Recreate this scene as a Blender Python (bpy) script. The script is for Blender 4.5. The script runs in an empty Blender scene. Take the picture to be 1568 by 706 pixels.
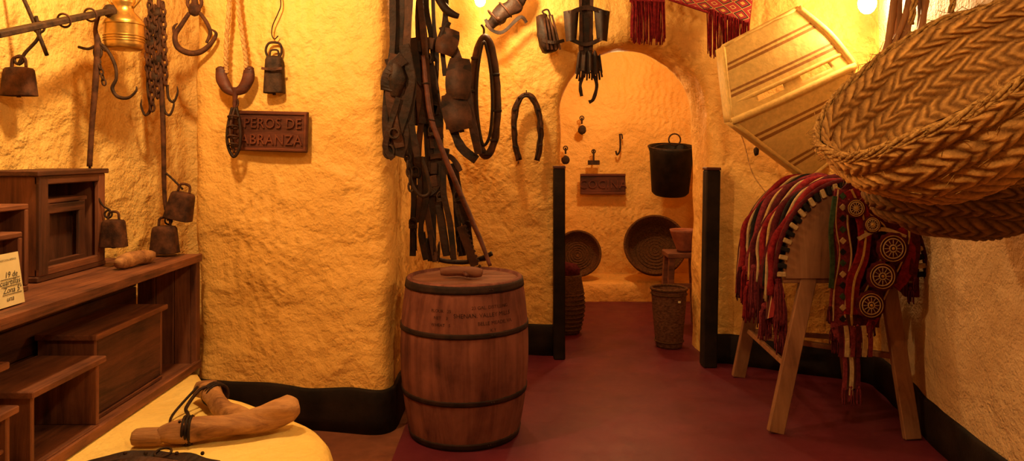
import bpy, bmesh, math, random
from mathutils import Vector, Matrix, Euler, noise
random.seed(4)
sc = bpy.context.scene
V = Vector
CAMH = 1.53

# ------------------------------------------------------------------ materials
def nt(name):
    m = bpy.data.materials.new(name); m.use_nodes = True
    t = m.node_tree; b = t.nodes['Principled BSDF']
    return m, t, b
def rgba(c): return (c[0], c[1], c[2], 1)
def ramp(t, stops, interp='LINEAR'):
    r = t.nodes.new('ShaderNodeValToRGB'); r.color_ramp.interpolation = interp
    e = r.color_ramp.elements
    e[0].position = stops[0][0]; e[0].color = rgba(stops[0][1])
    e[1].position = stops[-1][0]; e[1].color = rgba(stops[-1][1])
    for p, c in stops[1:-1]:
        n = e.new(p); n.color = rgba(c)
    return r
def math_(t, op, a, b=None):
    n = t.nodes.new('ShaderNodeMath'); n.operation = op
    for i, x in enumerate((a, b)):
        if x is None: continue
        if isinstance(x, (int, float)): n.inputs[i].default_value = x
        else: t.links.new(x, n.inputs[i])
    return n.outputs[0]
def noise_(t, vec, scale, detail=5, rough=.6, dist=0):
    n = t.nodes.new('ShaderNodeTexNoise'); n.inputs['Scale'].default_value = scale
    n.inputs['Detail'].default_value = detail; n.inputs['Roughness'].default_value = rough
    n.inputs['Distortion'].default_value = dist
    t.links.new(vec, n.inputs['Vector']); return n.outputs['Fac']
def coords(t, kind='Object', stretch=(1, 1, 1)):
    tc = t.nodes.new('ShaderNodeTexCoord'); mp = t.nodes.new('ShaderNodeMapping')
    mp.inputs['Scale'].default_value = stretch
    t.links.new(tc.outputs[kind], mp.inputs['Vector']); return mp.outputs[0]
def bump_(t, b, h, strength, dist=.01, prev=None):
    n = t.nodes.new('ShaderNodeBump'); n.inputs['Strength'].default_value = strength
    n.inputs['Distance'].default_value = dist
    t.links.new(h, n.inputs['Height'])
    if prev: t.links.new(prev, n.inputs['Normal'])
    t.links.new(n.outputs[0], b.inputs['Normal']); return n.outputs[0]
def MAT(name, c1, c2, scale=10, rough=.7, bump=.4, metal=0, stretch=(1, 1, 1), bscale=None, bd=.006, lo=.35, hi=.65, spec=None):
    m, t, b = nt(name)
    v = coords(t, 'Object', stretch)
    f = noise_(t, v, scale)
    r = ramp(t, [(lo, c1), (hi, c2)]); t.links.new(f, r.inputs[0])
    t.links.new(r.outputs[0], b.inputs['Base Color'])
    b.inputs['Roughness'].default_value = rough; b.inputs['Metallic'].default_value = metal
    if rough > .75: b.inputs['Specular IOR Level'].default_value = .12
    if spec is not None: b.inputs['Specular IOR Level'].default_value = spec
    g = noise_(t, v, bscale or scale * 2.5, 6, .7)
    bump_(t, b, g, bump, bd)
    return m
def WOOD(name, c1, c2, axis='z', rough=.62, bump=.5, sc_=9, dirt=.35, spec=.3):
    s = {'x': (.12, 1.6, 1.6), 'y': (1.6, .12, 1.6), 'z': (1.6, 1.6, .12)}[axis]
    m, t, b = nt(name)
    v = coords(t, 'Object', s); v2 = coords(t, 'Object')
    f = noise_(t, v, sc_, 8, .65, 1.2)
    g = noise_(t, v2, 4, 5)
    mixf = math_(t, 'ADD', math_(t, 'MULTIPLY', f, 1 - dirt), math_(t, 'MULTIPLY', g, dirt))
    dk = tuple(x * .3 for x in c1)
    r = ramp(t, [(.34, dk), (.44, c1), (.62, c2)]); t.links.new(mixf, r.inputs[0])
    t.links.new(r.outputs[0], b.inputs['Base Color'])
    b.inputs['Roughness'].default_value = rough
    b.inputs['Specular IOR Level'].default_value = spec
    h = noise_(t, v, sc_ * 3, 8, .7, .6)
    bump_(t, b, h, bump, .006)
    return m

def PLASTER(name, c1, c2, amp=1.0, trowel=.16, fine=1.0):
    m, t, b = nt(name)
    v = coords(t)
    n1 = noise_(t, v, 1.6, 4, .55)
    n2 = noise_(t, v, 14, 6, .65)
    mx = math_(t, 'ADD', math_(t, 'MULTIPLY', n1, .7), math_(t, 'MULTIPLY', n2, .3))
    r = ramp(t, [(.36, c1), (.6, c2)]); t.links.new(mx, r.inputs[0])
    t.links.new(r.outputs[0], b.inputs['Base Color'])
    b.inputs['Roughness'].default_value = .58
    b.inputs['Specular IOR Level'].default_value = .32
    w = t.nodes.new('ShaderNodeTexWave'); w.inputs['Scale'].default_value = 7
    w.inputs['Distortion'].default_value = 5; w.inputs['Detail'].default_value = 2
    w.inputs['Detail Scale'].default_value = .8
    t.links.new(coords(t, 'Object', (.6, 1, 2.2)), w.inputs['Vector'])
    k1 = noise_(t, v, 4, 3, .5, .4)
    k2 = noise_(t, v, 17, 3, .5, .2)
    k3 = noise_(t, v, 75, 3, .55)
    mask = noise_(t, v, 1.3, 2)
    mr = ramp(t, [(.48, (0, 0, 0)), (.66, (1, 1, 1))]); t.links.new(mask, mr.inputs[0])
    wv = math_(t, 'MULTIPLY', w.outputs['Fac'], mr.outputs[0])
    h = math_(t, 'ADD', math_(t, 'MULTIPLY', k1, 1.8), math_(t, 'MULTIPLY', k2, .52))
    h = math_(t, 'ADD', h, math_(t, 'MULTIPLY', k3, .17 * fine))
    h = math_(t, 'ADD', h, math_(t, 'MULTIPLY', wv, trowel))
    bump_(t, b, h, .8, .036 * amp)
    return m

plaster = PLASTER('plaster_ochre', (.72, .385, .085), (.81, .465, .12), 1.0, .22)
plaster_l = PLASTER('plaster_ochre_rough', (.77, .46, .115), (.86, .56, .17), 1.6)
plaster_r = PLASTER('plaster_right_rough', (.56, .37, .18), (.66, .45, .24), 1.1, .1, 2.2)
plaster_b = PLASTER('plaster_bench', (.88, .62, .16), (.95, .72, .23), .7, .02)
plaster_dim = PLASTER('plaster_low_bounce', (.26, .14, .05), (.34, .19, .07))  # colour darkened on the unseen main ceiling and front wall to cut bounced fill
black_p = MAT('black_baseboard_paint', (.008, .005, .004), (.022, .012, .008), 6, .7, .5, bscale=14, bd=.01, spec=.15)
leather = MAT('dark_leather', (.009, .0045, .003), (.038, .014, .007), 14, .55, .6, spec=.22)
leather2 = MAT('brown_leather', (.026, .010, .005), (.088, .031, .014), 12, .55, .6, spec=.22)
iron = MAT('old_iron', (.020, .011, .007), (.065, .032, .018), 25, .65, .5, metal=.2, spec=.2)
rust = MAT('rusty_iron', (.032, .013, .008), (.12, .045, .02), 18, .75, .7, metal=.1, spec=.2)
brass = MAT('brass', (.40, .22, .05), (.66, .42, .12), 10, .35, .15, metal=.9)
rope_m = MAT('hemp_rope', (.40, .20, .06), (.66, .38, .14), 60, .9, .9)
w_red_y = WOOD('shelf_wood_y', (.11, .037, .019), (.27, .098, .044), 'y')
w_red_z = WOOD('shelf_wood_z', (.10, .032, .016), (.23, .080, .036), 'z')
w_dark_z = WOOD('cabinet_wood_z', (.045, .016, .009), (.12, .042, .021), 'z')
w_dark_y = WOOD('cabinet_wood_y', (.05, .018, .010), (.135, .047, .023), 'y')
w_barrel = WOOD('barrel_oak', (.115, .036, .026), (.235, .082, .056), 'z', .78, .5, 6, .5, .15)
w_lid = WOOD('barrel_lid_oak', (.14, .05, .028), (.25, .095, .052), 'x', .7, .3)
w_sign = WOOD('sign_wood', (.055, .014, .008), (.12, .033, .018), 'x', .5, .5)
w_sign2 = WOOD('sign_letter_wood', (.085, .022, .012), (.16, .045, .024), 'x', .45, .3)
w_horse = WOOD('trestle_wood', (.19, .080, .036), (.31, .145, .066), 'z', .7, .2, 6)
w_log = WOOD('yoke_wood', (.26, .115, .045), (.52, .27, .10), 'x', .6, 1.0, 9)
hoop = MAT('barrel_hoop_iron', (.014, .007, .006), (.036, .015, .011), 14, .7, .4, metal=.1, spec=.2)
ink = MAT('stencil_ink', (.025, .010, .008), (.08, .028, .020), 45, .8, .1, lo=.45, hi=.65)
inkc = MAT('pen_ink', (.03, .02, .02), (.04, .03, .03), 20, .8, .1)
red_t = MAT('red_textile', (.12, .006, .010), (.26, .016, .020), 40, .9, .9)
pink_t = MAT('maroon_wool', (.11, .014, .022), (.23, .034, .042), 60, .95, .9)
dred_t = MAT('dark_maroon_wool', (.04, .005, .008), (.10, .012, .016), 40, .95, .9)
cream_t = MAT('cream_wool', (.36, .24, .12), (.50, .35, .17), 50, .9, .8)
green_t = MAT('green_wool', (.02, .04, .02), (.05, .08, .035), 50, .9, .8)
blackw = MAT('black_wool', (.01, .008, .008), (.02, .016, .014), 50, .9, .8)
gold_t = MAT('gold_thread', (.36, .20, .04), (.5, .30, .08), 60, .6, .8)
paper = MAT('paper_card', (.66, .56, .30), (.74, .64, .38), 5, .8, .05)
terr = MAT('terracotta', (.20, .055, .03), (.32, .10, .05), 12, .7, .3)
wick = MAT('dark_wicker', (.05, .022, .010), (.17, .075, .03), 55, .8, 1.0, stretch=(1, 1, 3))
stick_m = WOOD('reed_wood', (.22, .09, .035), (.38, .18, .07), 'z')

def floor_mat():
    m, t, b = nt('red_painted_floor')
    v = coords(t)
    n = noise_(t, v, 2.2, 6, .6)
    r = ramp(t, [(.3, (.082, .010, .020)), (.7, (.138, .020, .034))]); t.links.new(n, r.inputs[0])
    tile = ramp(t, [(.3, (.13, .045, .026)), (.7, (.22, .08, .045))]); t.links.new(noise_(t, v, 9, 5), tile.inputs[0])
    sx = t.nodes.new('ShaderNodeSeparateXYZ'); t.links.new(v, sx.inputs[0])
    lt = math_(t, 'LESS_THAN', sx.outputs['X'], -.60)
    mx = t.nodes.new('ShaderNodeMix'); mx.data_type = 'RGBA'
    t.links.new(lt, mx.inputs[0]); t.links.new(r.outputs[0], mx.inputs[6]); t.links.new(tile.outputs[0], mx.inputs[7])
    t.links.new(mx.outputs[2], b.inputs['Base Color'])
    rr = ramp(t, [(.3, (.38,) * 3), (.7, (.56,) * 3)]); t.links.new(noise_(t, v, 5, 6), rr.inputs[0])
    t.links.new(rr.outputs[0], b.inputs['Roughness'])
    b.inputs['Specular IOR Level'].default_value = .3
    bump_(t, b, noise_(t, v, 7, 6, .6), .25, .01)
    return m
floor_m = floor_mat()

def ESPARTO(name, cd, cl, strength=.8):
    m, t, b = nt(name)
    tc = t.nodes.new('ShaderNodeTexCoord'); sx = t.nodes.new('ShaderNodeSeparateXYZ')
    t.links.new(tc.outputs['UV'], sx.inputs[0])
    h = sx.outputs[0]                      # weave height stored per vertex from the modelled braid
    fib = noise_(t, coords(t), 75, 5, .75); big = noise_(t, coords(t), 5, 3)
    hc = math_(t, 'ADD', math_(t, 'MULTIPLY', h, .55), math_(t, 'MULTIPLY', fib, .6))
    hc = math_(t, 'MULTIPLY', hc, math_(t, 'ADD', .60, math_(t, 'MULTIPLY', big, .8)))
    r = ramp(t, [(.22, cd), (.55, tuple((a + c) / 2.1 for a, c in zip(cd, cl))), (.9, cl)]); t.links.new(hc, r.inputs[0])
    t.links.new(r.outputs[0], b.inputs['Base Color'])
    b.inputs['Roughness'].default_value = .7; b.inputs['Specular IOR Level'].default_value = .25
    bump_(t, b, hc, strength, .008)
    return m
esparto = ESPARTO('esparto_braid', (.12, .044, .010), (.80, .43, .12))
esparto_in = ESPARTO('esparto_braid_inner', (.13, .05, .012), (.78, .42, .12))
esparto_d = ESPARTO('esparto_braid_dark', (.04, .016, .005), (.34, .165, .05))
esp_rope = MAT('esparto_rope', (.26, .12, .03), (.66, .38, .12), 70, .85, 1)

def STRIPES(name, cols, rep, alongv=False, rough=.9, bs=60):
    m, t, b = nt(name)
    tc = t.nodes.new('ShaderNodeTexCoord'); sx = t.nodes.new('ShaderNodeSeparateXYZ')
    t.links.new(tc.outputs['UV'], sx.inputs[0])
    o = sx.outputs[1 if alongv else 0]
    f = math_(t, 'FRACT', math_(t, 'MULTIPLY', o, rep))
    r = ramp(t, cols, 'CONSTANT'); t.links.new(f, r.inputs[0])
    n = ramp(t, [(.2, (.7,) * 3), (.8, (1.1,) * 3)]); t.links.new(noise_(t, coords(t), 35, 5), n.inputs[0])
    mx = t.nodes.new('ShaderNodeMix'); mx.data_type = 'RGBA'; mx.blend_type = 'MULTIPLY'
    mx.inputs[0].default_value = 1
    t.links.new(r.outputs[0], mx.inputs[6]); t.links.new(n.outputs[0], mx.inputs[7])
    t.links.new(mx.outputs[2], b.inputs['Base Color'])
    b.inputs['Roughness'].default_value = rough
    b.inputs['Specular IOR Level'].default_value = .2
    bump_(t, b, noise_(t, coords(t), bs, 4), .5, .006)
    return m
R_, C_, K_, D_, Y_ = (.19, .014, .016), (.42, .28, .13), (.012, .007, .007), (.07, .008, .011), (.34, .16, .03)
blanket = STRIPES('striped_blanket', [(0, R_), (.10, C_), (.125, D_), (.2, K_), (.24, Y_), (.27, R_), (.38, C_), (.405, K_),
                                      (.43, C_), (.45, R_), (.58, Y_), (.60, D_), (.74, C_), (.765, K_), (.82, R_), (.92, C_), (.94, D_)], 2.0)
ca, cb = (.72, .48, .15), (.30, .13, .03)
case_m = STRIPES('yellow_canvas', [(0, ca), (.12, cb), (.136, ca), (.152, cb), (.168, ca), (.30, cb), (.316, ca), (.332, cb), (.348, ca), (.62, cb),
                                   (.636, ca), (.652, cb), (.668, ca), (.84, cb), (.856, ca), (.872, cb), (.888, ca)], 1.0, True, .6, bs=25)
def KILIM():
    m, t, b = nt('kilim_pattern')
    tc = t.nodes.new('ShaderNodeTexCoord'); sx = t.nodes.new('ShaderNodeSeparateXYZ')
    t.links.new(tc.outputs['UV'], sx.inputs[0])
    a = math_(t, 'ABSOLUTE', math_(t, 'SUBTRACT', math_(t, 'FRACT', math_(t, 'MULTIPLY', sx.outputs[0], 5)), .5))
    c = math_(t, 'ABSOLUTE', math_(t, 'SUBTRACT', math_(t, 'FRACT', math_(t, 'MULTIPLY', sx.outputs[1], 4)), .5))
    s = math_(t, 'ADD', a, c)
    r = ramp(t, [(0, (.42, .25, .05)), (.15, (.22, .012, .015)), (.35, (.02, .010, .010)), (.45, (.45, .28, .07)), (.50, (.25, .015, .015)), (.8, (.45, .28, .09)), (.86, (.2, .012, .014))], 'CONSTANT')
    t.links.new(s, r.inputs[0]); t.links.new(r.outputs[0], b.inputs['Base Color'])
    b.inputs['Roughness'].default_value = .9
    bump_(t, b, noise_(t, coords(t), 60, 4), .5, .005)
    return m
kilim = KILIM()
def EMIS(name, col, s):
    m, t, b = nt(name)
    b.inputs['Base Color'].default_value = rgba(col)
    b.inputs['Emission Color'].default_value = rgba(col); b.inputs['Emission Strength'].default_value = s
    return m
bulb_m = EMIS('bulb_glass_lit', (1, .82, .45), 40)

# ------------------------------------------------------------------ builder
def cr(pts, k=6, closed=False):
    pts = [V(p) for p in pts]
    if len(pts) < 3 and not closed:
        return [pts[0].lerp(pts[1], i / k) for i in range(k + 1)]
    out = []; n = len(pts)
    rng = range(n) if closed else range(n - 1)
    for i in rng:
        if closed: p0, p1, p2, p3 = pts[i - 1], pts[i], pts[(i + 1) % n], pts[(i + 2) % n]
        else: p0, p1, p2, p3 = pts[max(i - 1, 0)], pts[i], pts[i + 1], pts[min(i + 2, n - 1)]
        for j in range(k):
            t = j / k
            out.append(.5 * ((2 * p1) + (p2 - p0) * t + (2 * p0 - 5 * p1 + 4 * p2 - p3) * t * t + (3 * p1 - p0 - 3 * p2 + p3) * t ** 3))
    if not closed: out.append(pts[-1])
    return out

class Ob:
    def __init__(s, name):
        s.name = name; s.v = []; s.f = []; s.m = []; s.s = []; s.uv = []; s.mats = []
    def mi(s, mat):
        if mat not in s.mats: s.mats.append(mat)
        return s.mats.index(mat)
    def add(s, vs, fs, mat, smooth=True, uvs=None):
        b = len(s.v); k = s.mi(mat)
        s.v += [V(x) for x in vs]
        for i, f in enumerate(fs):
            s.f.append([b + j for j in f]); s.m.append(k); s.s.append(smooth)
            s.uv.append(uvs[i] if uvs else None)
    def box(s, c, size, mat, rot=None, bev=.004, seg=1):
        bm = bmesh.new(); bmesh.ops.create_cube(bm, size=1)
        for v in bm.verts: v.co = V((v.co.x * size[0], v.co.y * size[1], v.co.z * size[2]))
        if bev > 0:
            bmesh.ops.bevel(bm, geom=bm.edges[:], offset=min(bev, min(size) * .4), segments=seg, affect='EDGES')
        R = Matrix.Identity(3)
        if rot is not None: R = Euler(rot).to_matrix() if not isinstance(rot, Matrix) else rot
        bm.verts.ensure_lookup_table()
        s.add([R @ v.co + V(c) for v in bm.verts], [[v.index for v in f.verts] for f in bm.faces], mat, False)
        bm.free()
    def beam(s, p0, p1, w, t, mat, up=(0, 1, 0), bev=.004):
        p0, p1 = V(p0), V(p1); z = (p1 - p0); L = z.length; z.normalize()
        x = V(up).cross(z).normalized(); y = z.cross(x)
        R = Matrix((x, y, z)).transposed()
        s.box((p0 + p1) / 2, (w, t, L), mat, R, bev)
    def tube(s, pts, r, mat, n=8, closed=False, k=6, flat=1.0, N=None, wob=0, wf=14):
        P = cr(pts, k, closed) if k > 1 else [V(p) for p in pts]
        m = len(P)
        rs = r if isinstance(r, (list, tuple)) else None
        vs = []; prev = None
        for i, p in enumerate(P):
            if closed: T = P[(i + 1) % m] - P[i - 1]
            else: T = P[min(i + 1, m - 1)] - P[max(i - 1, 0)]
            if T.length < 1e-9: T = V((0, 0, 1))
            T.normalize()
            if N is not None:
                a = T.cross(V(N))
                if a.length < 1e-4: a = T.orthogonal()
                a.normalize()
            elif prev is None: a = T.orthogonal().normalized()
            else:
                a = prev - T * prev.dot(T)
                a = a.normalized() if a.length > 1e-6 else T.orthogonal().normalized()
            prev = a; b = T.cross(a)
            if rs:
                q = i / max(1, m - 1) * (len(rs) - 1); j = min(int(q), len(rs) - 2); R = rs[j] + (rs[j + 1] - rs[j]) * (q - j)
            else: R = r
            for h in range(n):
                an = 2 * math.pi * h / n
                rr = R * (1 + (wob * noise.noise(p * wf + V((math.cos(an) * 1.1, math.sin(an) * 1.1, 0))) if wob else 0))
                vs.append(p + a * math.cos(an) * rr + b * math.sin(an) * rr * flat)
        fs = []
        for i in range(m if closed else m - 1):
            for h in range(n):
                fs.append([i * n + h, i * n + (h + 1) % n, ((i + 1) % m) * n + (h + 1) % n, ((i + 1) % m) * n + h])
        if not closed:
            fs.append(list(range(n))[::-1]); fs.append([(m - 1) * n + h for h in range(n)])
        s.add(vs, fs, mat)
    def strap(s, pts, w, t, mat, N=(0, -1, 0), closed=False, k=6, wv=.12):
        P = cr(pts, k, closed); m = len(P); N = V(N).normalized(); vs = []
        sec = [(-1, -.5), (-.9, -1), (.9, -1), (1, -.5), (1, .5), (.9, 1), (-.9, 1), (-1, .5)]
        ph = random.random() * 50
        for i, p in enumerate(P):
            T = (P[(i + 1) % m] - P[i - 1]) if closed else (P[min(i + 1, m - 1)] - P[max(i - 1, 0)])
            T.normalize(); n_ = (N - T * N.dot(T)).normalized(); a = T.cross(n_)
            tw = .35 * noise.noise(V((ph, i * .25, 0)))
            a2 = a * math.cos(tw) + n_ * math.sin(tw); n2 = n_ * math.cos(tw) - a * math.sin(tw)
            ww = w / 2 * (1 + wv * noise.noise(V((ph, 7, i * .4))) * 2)
            for x, y in sec: vs.append(p + a2 * x * ww + n2 * y * t / 2)
        fs = []
        for i in range(m if closed else m - 1):
            for h in range(8):
                fs.append([i * 8 + h, i * 8 + (h + 1) % 8, ((i + 1) % m) * 8 + (h + 1) % 8, ((i + 1) % m) * 8 + h])
        if not closed:
            fs.append(list(range(8))[::-1]); fs.append([(m - 1) * 8 + h for h in range(8)])
        s.add(vs, fs, mat, False)
    def ring(s, c, R, r, mat, N=(0, 1, 0), sx=1.0, n=20):
        N = V(N).normalized(); a = N.orthogonal().normalized() if abs(N.z) > .9 else V((0, 0, 1)).cross(N).normalized()
        b = N.cross(a); c = V(c)
        s.tube([c + a * math.cos(2 * math.pi * i / n) * R * sx + b * math.sin(2 * math.pi * i / n) * R for i in range(n)], r, mat, 6, True, 1)
    def chain(s, p0, p1, link, r, mat):
        p0, p1 = V(p0), V(p1); d = p1 - p0; n = max(1, int(d.length / (link * .75))); T = d.normalized()
        A = V((1, 0, 0)); A = (A - T * A.dot(T)).normalized(); B = T.cross(A)
        for i in range(n):
            c = p0 + d * (i + .5) / n; a = A if i % 2 else B
            s.tube([c + T * math.cos(q) * link * .5 + a * math.sin(q) * link * .28 for q in [2 * math.pi * j / 10 for j in range(10)]], r, mat, 5, True, 1)
    def rev(s, prof, mat, c=(0, 0, 0), R=None, n=32, cap=True, mod=None):
        R = R or Matrix.Identity(3); vs = []; c = V(c); m = len(prof)
        for j, (r, z) in enumerate(prof):
            for h in range(n):
                an = 2 * math.pi * h / n
                rr = r * (mod(an, z) if mod else 1)
                vs.append(R @ V((rr * math.cos(an), rr * math.sin(an), z)) + c)
        fs = []
        for j in range(m - 1):
            for h in range(n):
                fs.append([j * n + h, j * n + (h + 1) % n, (j + 1) * n + (h + 1) % n, (j + 1) * n + h])
        if cap:
            fs.append(list(range(n))[::-1]); fs.append([(m - 1) * n + h for h in range(n)])
        s.add(vs, fs, mat, True)
    def ball(s, c, r, mat, nz=0, n=16, R=None):
        if isinstance(r, (int, float)): r = (r, r, r)
        vs = []; fs = []; c = V(c)
        for i in range(n // 2 + 1):
            th = math.pi * i / (n // 2)
            for h in range(n):
                an = 2 * math.pi * h / n
                p = V((math.sin(th) * math.cos(an), math.sin(th) * math.sin(an), math.cos(th)))
                q = V((p.x * r[0], p.y * r[1], p.z * r[2])) * (1 + nz * noise.noise(p * 2 + c * 3))
                vs.append((R @ q if R else q) + c)
        for i in range(n // 2):
            for h in range(n):
                fs.append([i * n + h, (i + 1) * n + h, (i + 1) * n + (h + 1) % n, i * n + (h + 1) % n])
        s.add(vs, fs, mat)
    def grid(s, f, nu, nv, mat, smooth=True, skip=None, uvf=None):
        vs = [f(i / nu, j / nv) for j in range(nv + 1) for i in range(nu + 1)]
        fs = []; uvs = []; W = nu + 1
        for j in range(nv):
            for i in range(nu):
                if skip and skip((i + .5) / nu, (j + .5) / nv): continue
                fs.append([j * W + i, j * W + i + 1, (j + 1) * W + i + 1, (j + 1) * W + i])
                q = [(i / nu, j / nv), ((i + 1) / nu, j / nv), ((i + 1) / nu, (j + 1) / nv), (i / nu, (j + 1) / nv)]
                uvs.append([uvf(*x) for x in q] if uvf else q)
        s.add(vs, fs, mat, smooth, uvs)
    def text(s, body, size, mat, fn, ext=0.0, align='CENTER', sp=1.0):
        cu = bpy.data.curves.new('t', 'FONT'); cu.body = body; cu.size = size; cu.extrude = ext; cu.align_x = align
        cu.space_character = sp; cu.resolution_u = 3
        o = bpy.data.objects.new('t', cu); sc.collection.objects.link(o)
        bpy.context.view_layer.update()
        me = bpy.data.meshes.new_from_object(o.evaluated_get(bpy.context.evaluated_depsgraph_get()))
        s.add([fn(v.co) for v in me.vertices], [list(p.vertices) for p in me.polygons], mat, False)
        bpy.data.objects.remove(o); bpy.data.curves.remove(cu); bpy.data.meshes.remove(me)
    def tassel(s, p, L, w, mat, n=14, r=.003, knot=True):
        p = V(p)
        for i in range(n):
            a = random.uniform(-1, 1); b = random.uniform(-1, 1); l = L * random.uniform(.82, 1.08)
            s.tube([p, p + V((a * w * .45, b * w * .3, -l * .25)), p + V((a * w * .5, b * w * .3, -l * .6)), p + V((a * w * .55 + random.uniform(-.1, .1) * w, b * w * .3, -l))], r, mat, 4, False, 3)
        if knot: s.ball(p + V((0, 0, -L * .06)), (w * .35, w * .35, w * .35), mat, .1, 10)
    def bell(s, c, w, h, d, mat, R=None):
        c = V(c); vs = []; n = 24; prof = [(.0, 0), (.45, -.0), (.72, -.03), (.82, -.10), (.86, -.25), (.93, -.6), (1.0, -.97), (1.0, -1), (.92, -1), (.85, -.6)]
        for q, z in prof:
            for i in range(n):
                a = 2 * math.pi * i / n; ca, sa = math.cos(a), math.sin(a)
                g = (abs(ca) ** 4 + abs(sa) ** 4) ** -.25
                p = V((ca * g * w / 2 * q, sa * g * d / 2 * q, z * h)); vs.append(c + (R @ p if R else p))
        fs = [[j * n + i, j * n + (i + 1) % n, (j + 1) * n + (i + 1) % n, (j + 1) * n + i] for j in range(len(prof) - 1) for i in range(n)]
        s.add(vs, fs, mat)
        up = V((0, 0, 1)); up = R @ up if R else up; sx = V((1, 0, 0)); sx = R @ sx if R else sx
        s.tube([c - sx * w * .22, c - sx * w * .16 + up * w * .28, c + sx * w * .16 + up * w * .28, c + sx * w * .22], w * .05, mat, 6)
        s.tube([c - up * h * .5, c - up * h * 1.05], [.004, .010], mat, 6, k=2)
    def done(s, keep=False, solid=0, sub=0):
        if keep: o0 = V((0, 0, 0))
        else:
            lo = V([min(v[i] for v in s.v) for i in range(3)]); hi = V([max(v[i] for v in s.v) for i in range(3)])
            o0 = (lo + hi) / 2
        me = bpy.data.meshes.new(s.name)
        me.from_pydata([v - o0 for v in s.v], [], s.f)
        for m in s.mats: me.materials.append(m)
        me.polygons.foreach_set('material_index', s.m); me.polygons.foreach_set('use_smooth', s.s)
        uvl = me.uv_layers.new(name='UVMap'); flat = []
        for f, u in zip(s.f, s.uv):
            for j in range(len(f)): flat += list(u[j]) if u else [0, 0]
        uvl.data.foreach_set('uv', flat)
        me.validate(); me.update()
        o = bpy.data.objects.new(s.name, me); o.location = o0; sc.collection.objects.link(o)
        if solid:
            md = o.modifiers.new('thickness', 'SOLIDIFY'); md.thickness = solid; md.offset = 0
        return o

def sheet(y):
    """vertical drawing plane standing at depth y in the room, unit = y/1100 m"""
    k = y / 1100.0
    f = lambda a, b, off=0.0: V(((a - 784) * k, y - off, CAMH - (b - 235) * k))
    f.k = k
    return f

# ------------------------------------------------------------------ room shell
def nd(p, a=1.0):
    p = V(p)
    return p + (noise.noise_vector(p * 1.5) * .024 + noise.noise_vector(p * 4.5) * .014) * a
def roundpath(pts, rad, step=.045):
    out = [V((*pts[0], 0))]
    for i in range(1, len(pts) - 1):
        a, b, c = V((*pts[i - 1], 0)), V((*pts[i], 0)), V((*pts[i + 1], 0))
        r = rad[i - 1] if isinstance(rad, list) else rad
        p = b + (a - b).normalized() * r; q = b + (c - b).normalized() * r
        for j in range(9):
            t = j / 8; out.append(p * (1 - t) ** 2 + b * 2 * t * (1 - t) + q * t * t)
    out.append(V((*pts[-1], 0)))
    res = [out[0]]
    for i in range(len(out) - 1):
        L = (out[i + 1] - out[i]).length; n = max(1, int(L / step + .5)) if L > step * .6 else 1
        for j in range(1, n + 1): res.append(out[i].lerp(out[i + 1], j / n))
    return res
def wall(name, P, z0, z1, mat, step=.05):
    nz = int((z1 - z0) / step); o = Ob(name); n = len(P)
    o.grid(lambda s, t: nd(P[min(n - 1, int(round(s * (n - 1))))] + V((0, 0, z0 + (z1 - z0) * t))), n - 1, nz, mat)
    return o.done(keep=True)
def base(name, P, mat=black_p, h=.235, th=.022):
    o = Ob(name); n = len(P); Q = []
    for i in range(n):
        T = (P[min(i + 1, n - 1)] - P[max(i - 1, 0)]).normalized(); Q.append(V((T.y, -T.x, 0)))
    rows = [(-.02, -.01), (th, 0), (th, h * .33), (th, h * .66), (th, h - .012), (th * .6, h), (-.02, h)]
    def f(s, t):
        i = min(n - 1, int(round(s * (n - 1)))); j = int(round(t * (len(rows) - 1))); q, z = rows[j]
        p = nd(P[i] + V((0, 0, z))); p += Q[i] * q
        p.z = z + .012 * noise.noise(V((P[i].x * 4, P[i].y * 4, 4))) * (z > .1)
        return p
    o.grid(f, n - 1, len(rows) - 1, mat)
    return o.done(keep=True)
ZT = 2.98
PL = roundpath([(-2.38, -1.25), (-2.38, 3.5), (-2.05, 4.62), (-1.87, 4.62), (-1.81, 4.12), (-.68, 3.90), (-.61, 5.7)], [.5, .08, .08, .08, .12])
iA = min(range(len(PL)), key=lambda i: (PL[i] - V((-1.87, 4.5, 0))).length)
iB = min(range(len(PL)), key=lambda i: (PL[i] - V((-.66, 4.3, 0))).length)
wall('wall_left', PL[:iA + 1], 0, ZT, plaster_l)
wall('wall_pillar', PL[iA:iB + 1], 0, ZT, plaster)
wall('wall_pillar_side', PL[iB:], 0, ZT, plaster)
base('baseboard_left', PL[iA - 4:])
PR = roundpath([(1.58, 5.24), (2.42, 4.80), (2.10, 3.0), (2.04, 1.6), (2.04, -1.25)], [.12, .5, .3])
iR = min(range(len(PR)), key=lambda i: (PR[i] - V((2.40, 4.66, 0))).length)
wall('wall_back_right', PR[:iR + 1], 0, ZT, plaster)
wall('wall_right', PR[iR:], 0, ZT, plaster_r)
base('baseboard_right', PR, h=.21)
wall('wall_front', roundpath([(2.04, -1.2), (-2.38, -1.2)], 0, .2), 0, ZT, plaster_dim, .2)

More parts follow.
